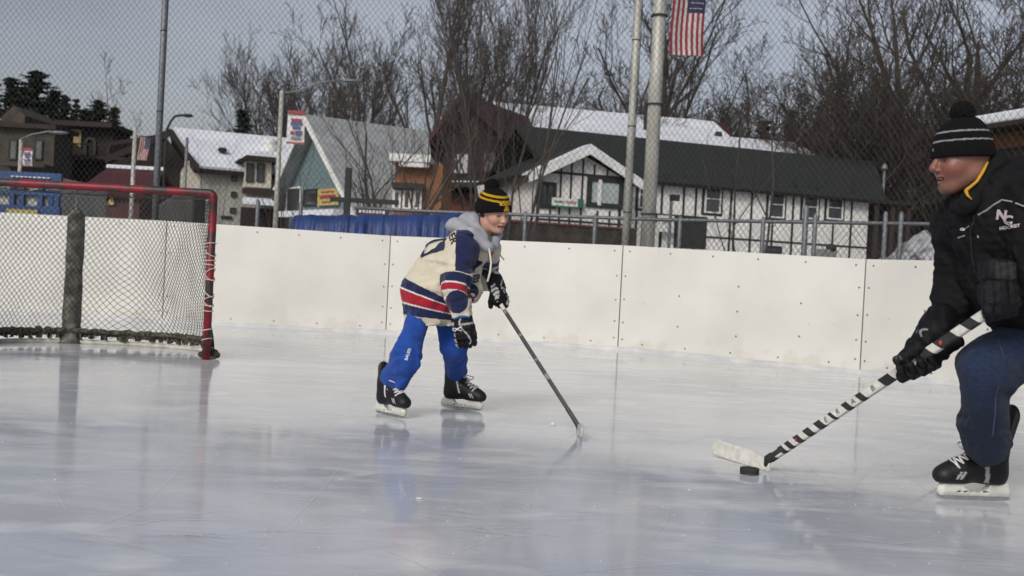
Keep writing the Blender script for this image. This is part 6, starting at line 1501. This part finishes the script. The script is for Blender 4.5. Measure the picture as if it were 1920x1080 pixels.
for chx, t in (('B', .475), ('A', .565), ('R', .637), ('E', .695)):
    decal(chx, .030, M_BLKP, ash, Vector(atop)+du*ln*t, -du, UP-du*UP.dot(du), T_s, off_=.0012, from_=.05)
for t in (.20, .86): mb = MB(); c = Vector(atop)+du*ln*t-FWD*.017+UP*.008; mb.ball(c, (.010, .004, .010) if t < .5 else (.006, .003, .012), 8, 6); obj('red_mark', mb, M_TAPEO, ash, smooth=True)
pk = G(1405, 889); mb = MB(); mb.tube([(pk.x, pk.y, .0), (pk.x, pk.y, .0025), (pk.x, pk.y, .0229), (pk.x, pk.y, .0254)], [.0365, .0381, .0381, .0365], 40); tag(obj('puck', mb, mat('puck_rubber', (.012, .012, .013), (.025, .025, .025), .7, 60, .4, 200)), 'black rubber puck lying on the ice against the white taped blade', 'puck'); 
# ================================================================ THE MAN
af = G(1825, 938); man = empty('person', (af.x, af.y, 0), 0, 'man in a black jacket, jeans and black bobble hat leaning in from the right', 'person')
def A_(px, py, d=3.85): return P(px, py, d)
AF = Fr(A_(1805, 299, 3.85), Vector((-1, -.10, -.09)), Vector((0, 0, 1))+RIGHT*.02, 1.03)
anek = A_(1862, 368, 3.87)
Vh, Qh, ch = head(AF, False, anek, .066)
# skates of the man
toe = G(1762, 932)-G(1890, 936); toe.z = 0; cc_ = (G(1758, 938)+G(1892, 938))/2
AM_, _, _ = skate(man, cc_, toe, (.0, 0, 1), .96)
aN = Vector(AM_(-.042, 0, .30)); print(proj(aN))
aF_ = A_(2150, 880, 4.55)
AM2, _, _ = skate(man, Vector((aF_.x-.02, aF_.y, 0)), (-1, -.1, 0), (.05, 0, 1), .96)
dJ = np.array((.0055, .0057, .0068))
sF, sN = A_(1806, 425, 4.03), A_(1945, 400, 3.66); eF, wF = A_(1800, 545, 4.05), A_(1757, 610, 3.93); eN, wN = A_(1975, 505, 3.5), A_(1915, 535, 3.58)
hN, hF = A_(1975, 625, 3.85), A_(1985, 625, 4.08); kN = A_(1850, 690, 3.80); kF = A_(2040, 760, 4.25); aF_ = Vector(AM2(-.045, 0, .28))
pb = [cap(hN, A_(1890, 430), .13, .15, .05), cap(A_(1890, 430), anek, .13, .07, .05), cap(sF, sN, .07, .07, .03), cap(sF, eF, .055, .045), cap(eF, wF, .042, .03), cap(sN, eN, .055, .045), cap(eN, wN, .042, .03), cap(hN, hF, .12, .12), cap(hN, kN, .09, .065), cap(kN, aN, .055, .03), cap(hF, kF, .09, .065), cap(kF, aF_, .055, .03), cap(aN, AM_(-.05, 0, .15), .03, .03), cap(aF_, AM2(-.05, 0, .15), .03, .03)]
Vb, Qb = nets(field(pb), *bounds(pb, .02), .016)
me = to_mesh(Vh, Qh, None, (Vb, Qb)); a = me.color_attributes.new('Col', 'FLOAT_COLOR', 'POINT'); cc = np.concatenate([ch, np.tile(np.array((.36, .19, .14)), (len(Vb), 1))])
a.data.foreach_set('color', np.concatenate([cc, np.ones((len(cc), 1))], 1).astype(np.float32).ravel()); obj('body', me, M_SKIN, man)
# jeans
DEN = np.array((.009, .016, .038))
pr = [cap(hN, kN, .120, .097, .04), cap(kN, A_(1847, 760, 3.82), .094, .076, .04), cap(A_(1847, 760, 3.82), A_(1848, 828, 3.88), .074, .080, .03), cap(A_(1848, 828, 3.88), AM_(-.04, 0, .235), .080, .070, .02), cap(hN, hF, .15, .15, .04), cap(hF, kF, .125, .10, .04), cap(kF, aF_, .095, .08, .03),
      ell(A_(1838, 800, 3.85), (.075, .07, .03), .04)]
def jn(V):
    c = np.tile(DEN, (len(V), 1)); kn_ = np.exp(-((V-v3(A_(1828, 700, 3.74)))**2).sum(1)/.012); c = c*(1+1.0*kn_[:, None]); kn_ = np.exp(-((V-v3(A_(1880, 630, 3.74)))**2).sum(1)/.02); c = c*(1+.7*kn_[:, None]); return c
M_DENIM = cloth('denim', .35, .9, 90, .5, 700, .1)
o_, V, Q = blob('jeans', pr, .006, M_DENIM, man, jn, lambda g, d: fold(.008, .16, 15, (.8, .8, .5))(g, d)+fold(.006, .06, 16, (.6, .6, 1.3))(g, d)*(.35+.5*(g[..., 2] < .33))); T_d = bvh(V, Q)
mb = MB(); pts = [A_(1884, 640+10*k, 3.7) if k < 4 else A_(1872+.5*(k-4), 690+11*(k-4), 3.7) for k in range(17)]
pp = []
for q in pts:
    r_ = T_d.ray_cast(q, FWD, .5)
    if r_[0] is not None: pp.append(r_[0]-FWD*.002)
if len(pp) > 2: mb.tube(pp, .0025, 4); obj('seam', mb, mat('denim_seam', (.045, .06, .10), rough=.9), o_)
# jacket
ad = Vector((-.84, -.54, 0)).normalized(); al = Vector((.54, -.84, 0)); st = (tuple(al), 1.1)
pr = [cap(A_(1880, 400, 3.86), A_(1925, 520, 3.84), .185, .19, .05, st), cap(A_(1925, 520, 3.84), A_(1975, 590, 3.92), .19, .185, .05, st), cap(sF, sN, .105, .115, .05), cap(A_(1862, 350, 3.87), A_(1895, 400, 3.87), .088, .12, .04), cap(A_(1885, 345, 3.9), A_(2010, 440, 3.95), .10, .17, .06), 
      cap(sF, A_(1803, 490, 4.04), .098, .088, .05), cap(A_(1803, 490, 4.04), eF, .086, .080, .03), cap(eF, A_(1762, 606, 3.94), .080, .058, .03), cap(A_(1812, 550, 4.04), A_(1795, 590, 4.0), .06, .05, .03),
      cap(sN, eN, .115, .10, .04), cap(eN, A_(1935, 528, 3.58), .095, .075, .03)]
fJ = None
def jc(V):
    return np.tile(dJ, (len(V), 1))
jac, V, Q = blob('jacket', pr, .007, M_JACKET, man, jc, lambda g, d: fold(.012, .17, 25)(g, d)+fold(.006, .06, 26, (.6, .6, 1.3))(g, d)); T_a = bvh(V, Q)
pr = [cap(A_(1868, 300, 3.87), A_(1850, 352, 3.86), .03, .035, .03), cap(A_(1850, 352, 3.80), A_(1815, 382, 3.76), .035, .030, .03), cap(A_(1862, 312, 3.80), A_(1828, 372, 3.75), .022, .022, .03), cap(A_(1862, 312, 3.95), A_(1818, 382, 3.92), .03, .03, .03), cap(A_(1815, 384, 3.76), A_(1800, 388, 3.86), .03, .03, .03), cap(A_(1800, 388, 3.86), A_(1815, 384, 3.95), .03, .03, .03), cap(A_(1872, 306, 3.82), A_(1885, 340, 3.88), .04, .06, .04)]
o_, _, _ = blob('collar', pr, .005, M_JACKET, jac, lambda V: np.tile(dJ, (len(V), 1)), fold(.003, .08, 5))
M_YELP = mat('yellow_collar', (.62, .33, .02), rough=.8)
mb = MB(); mb.tube([A_(1852, 304, 3.775), A_(1843, 322, 3.765), A_(1832, 340, 3.752), A_(1820, 350, 3.735), A_(1811, 357, 3.73)], [.004, .006, .006, .006, .007], 6); mb.tube([A_(1811, 357, 3.73), A_(1814, 366, 3.72), A_(1822, 374, 3.715)], [.007, .005, .003], 6); obj('shirt_collar', mb, M_YELP, man, smooth=True)
M_PIP = mat('grey_piping', (.36, .36, .35), rough=.7)
def line_on(T_, pix, d0, r, m_, parent, name='piping'):
    pp = []
    for (a, b_), (c, e) in zip(pix[:-1], pix[1:]):
        for k in range(6):
            t = k/6; r_ = T_.ray_cast(P(a+(c-a)*t, b_+(e-b_)*t, d0), (P(a+(c-a)*t, b_+(e-b_)*t, d0)-CAM).normalized(), 1.5)
            if r_[0] is not None: pp.append(r_[0]+(CAM-r_[0]).normalized()*.001)
    if len(pp) > 1: mb = MB(); mb.tube(pp, r, 4); obj(name, mb, m_, parent)
line_on(T_a, [(1834, 403), (1850, 394), (1862, 385), (1879, 375), (1902, 379)], 3.2, .0032, M_PIP, jac); line_on(T_a, [(1904, 381), (1935, 392)], 3.2, .0032, M_PIP, jac)
line_on(T_a, [(1796, 446), (1811, 441)], 3.2, .003, M_PIP, jac); line_on(T_a, [(1806, 432), (1819, 422)], 3.2, .002, M_PIP, jac); line_on(T_a, [(1833, 441), (1835, 447)], 3.2, .003, M_PIP, jac)
line_on(T_a, [(1822, 380), (1824, 397), (1828, 412), (1820, 430), (1822, 470), (1830, 520)], 3.2, .0035, mat('zip_black', (.03, .03, .03), rough=.4, metal=.4), jac, 'zip')
def pt_on(px, py, d0=3.2):
    q = P(px, py, d0); r_ = T_a.ray_cast(q, (q-CAM).normalized(), 1.5); return r_[0] if r_[0] is not None else q
M_LOGO = mat('logo_pale', (.55, .47, .48), rough=.8); M_LOGOR = mat('logo_red', (.20, .02, .04), rough=.8)
lc = pt_on(1886, 408); lU, lV = vax(lc); lU = (lU-lV*.08).normalized()
for t_, dx_, dy_, s_ in (('N', -.012, .005, .044), ('C', .009, -.008, .040)):
    decal(t_, s_*1.0, M_LOGO, jac, lc+lU*dx_+lV*dy_, lU, lV, T_a, bold=.0022, off_=.003, name='emblem')
decal('HOCKEY', .0155, M_LOGO, jac, pt_on(1894, 426), (lU+lV*.28), lV, T_a, bold=.0009, off_=.003)
decal('N', .016, M_WHP, jac, pt_on(1824, 389), lU, lV, T_a, bold=.001, off_=.003, name='emblem'); decal('CS', .012, M_WHP, jac, pt_on(1805, 430), lU, lV, T_a, bold=.001, off_=.003, name='emblem')
# hat of the man
aht, T_ah = hat(AF, man, BLK, [(.060, .0655, (.34, .34, .36)), (.091, .097, (.34, .34, .36))], .004, -.02, .122, (-.004, 0, .163, .042), rx=.103, ry=.092, h=.0026, back=.010)
decal('', .02, M_WHP, aht, AF(.122, 0, .035), AF.s, AF.u, T_ah, mesh=strokes([[(-.005, -.005), (-.005, .005), (.005, -.005), (.005, .005)]], .0025), name='emblem')
# lower hand: palm behind the shaft, thumb along the top, fingers wrapped under it
def sp(t): return Vector(atop)+du*ln*t
def near_t(px):
    return min(np.linspace(0, 1, 400), key=lambda t: abs(proj(sp(t))[0]-px))
t1_, t2_ = near_t(1715), near_t(1780)
sa = sp(near_t(1722)); sb_ = sp(near_t(1775)); dpt = (sa-CAM).dot(FWD)
GB = np.array((.006, .006, .008))
cf = P(1757, 618, dpt+.07); pr = [cap(P(1765, 600, dpt+.10), P(1752, 622, dpt+.06), .062, .064, .01), ('b', P(1733, 640, dpt+.045), (.055, .032, .045), np.array([(du*1.0)[:], FWD[:], du.cross(FWD).normalized()[:]]), .022, .012, None, '+'),
      cap(P(1742, 628, dpt+.03), P(1728, 650, dpt+.012), .036, .034, .008), cap(P(1722, 650, dpt+.0), P(1708, 660, dpt-.005), .029, .027, .006), cap(P(1706, 662, dpt-.008), P(1684, 676, dpt-.012), .024, .0195, .004)]
# wrap: palm under the shaft and back towards the elbow side
pr += [cap(P(1745, 655, dpt+.04), P(1792, 640, dpt+.045), .040, .030, .015), cap(P(1760, 655, dpt+.04), P(1738, 668, dpt+.035), .045, .040, .012)]
for j, (px, py) in enumerate(((1690, 703), (1709, 697), (1728, 690), (1746, 681))):
    x_ = .018*0; rr_ = (.0185, .020, .020, .019)[j]
    a = P(px+14, py-24, dpt+.045); b2 = P(px+8, py+2, dpt+.035); c_ = P(px+1, py+5, dpt-.012); d2 = P(px-2, py-13, dpt-.030)
    pr += [cap(a, b2, rr_*1.1, rr_, .006), cap(b2, c_, rr_, rr_*.97, .005), cap(c_, d2, rr_*.95, rr_*.82, .004)]
def wg(g, d): return (.0022*np.cos(((g-v3(sa))@v3(du))*2*math.pi/.027))*(np.abs(d) < .02)
def gcol(V):
    c = np.tile(GB, (len(V), 1)); q = V-v3(P(1738, 628, dpt)); a = q@v3(RIGHT); b_ = q@v3(UP)
    m_ = (np.abs(np.sqrt(a*a+b_*b_)-.020) < .003) & (a < .006) & (b_ > -.006) & (q@v3(FWD) < .05); c[m_] = .30
    q = V-v3(P(1693, 669, dpt)); a = q@v3(du); b_ = q@v3(UP); m_ = (np.abs(a) < .018) & (np.sin(a*520) > .3) & (b_ > -.006) & (b_ < .006); c[m_] = .10; return c
blob('glove', pr, .0042, M_GLOVE, man, gcol, wg)
# upper hand over the butt of the stick
tb_ = sp(.02); db = (tb_-CAM).dot(FWD); 
pr = [('b', P(1878, 508, db-.03), (.068, .05, .040), np.array([(RIGHT*.98-UP*.12).normalized()[:], FWD[:], (UP*.98+RIGHT*.12).normalized()[:]]), .022, .01, None, '+'), ('b', P(1876, 552, db-.035), (.066, .042, .046), np.array([(RIGHT*.98+UP*.05)[:], FWD[:], UP[:]]), .024, .012, None, '+'),
      cap(P(1900, 532, db+.0), P(1935, 522, db-.02), .065, .075, .02)]
for j in range(4):
    x_ = 1852+15*j; yy = 580-3*j; rr_ = (.020, .021, .021, .019)[j]
    pr += [cap(P(x_, yy-22, db-.045), P(x_+1, yy+2, db-.048), rr_, rr_, .006), cap(P(x_+1, yy+2, db-.048), P(x_+3, yy+14, db-.005), rr_, rr_*.93, .005), cap(P(x_+3, yy+14, db-.005), P(x_+5, yy+2, db+.03), rr_*.9, rr_*.8, .004)]
pr += [cap(P(1868, 560, db+.03), P(1850, 572, db+.035), .024, .019, .008)]
def gc2(V):
    c = np.tile(GB, (len(V), 1)); q = V-v3(P(1878, 508, db)); m_ = (np.abs(q@v3(RIGHT)) < .055) & (np.abs(q@v3(UP)) < .028) & (q@v3(FWD) < -.02); c[m_] = (.030, .030, .031); return c
blob('glove', pr, .005, M_GLOVE, man, gc2, lambda g, d: fold(.003, .04, 3)(g, d))
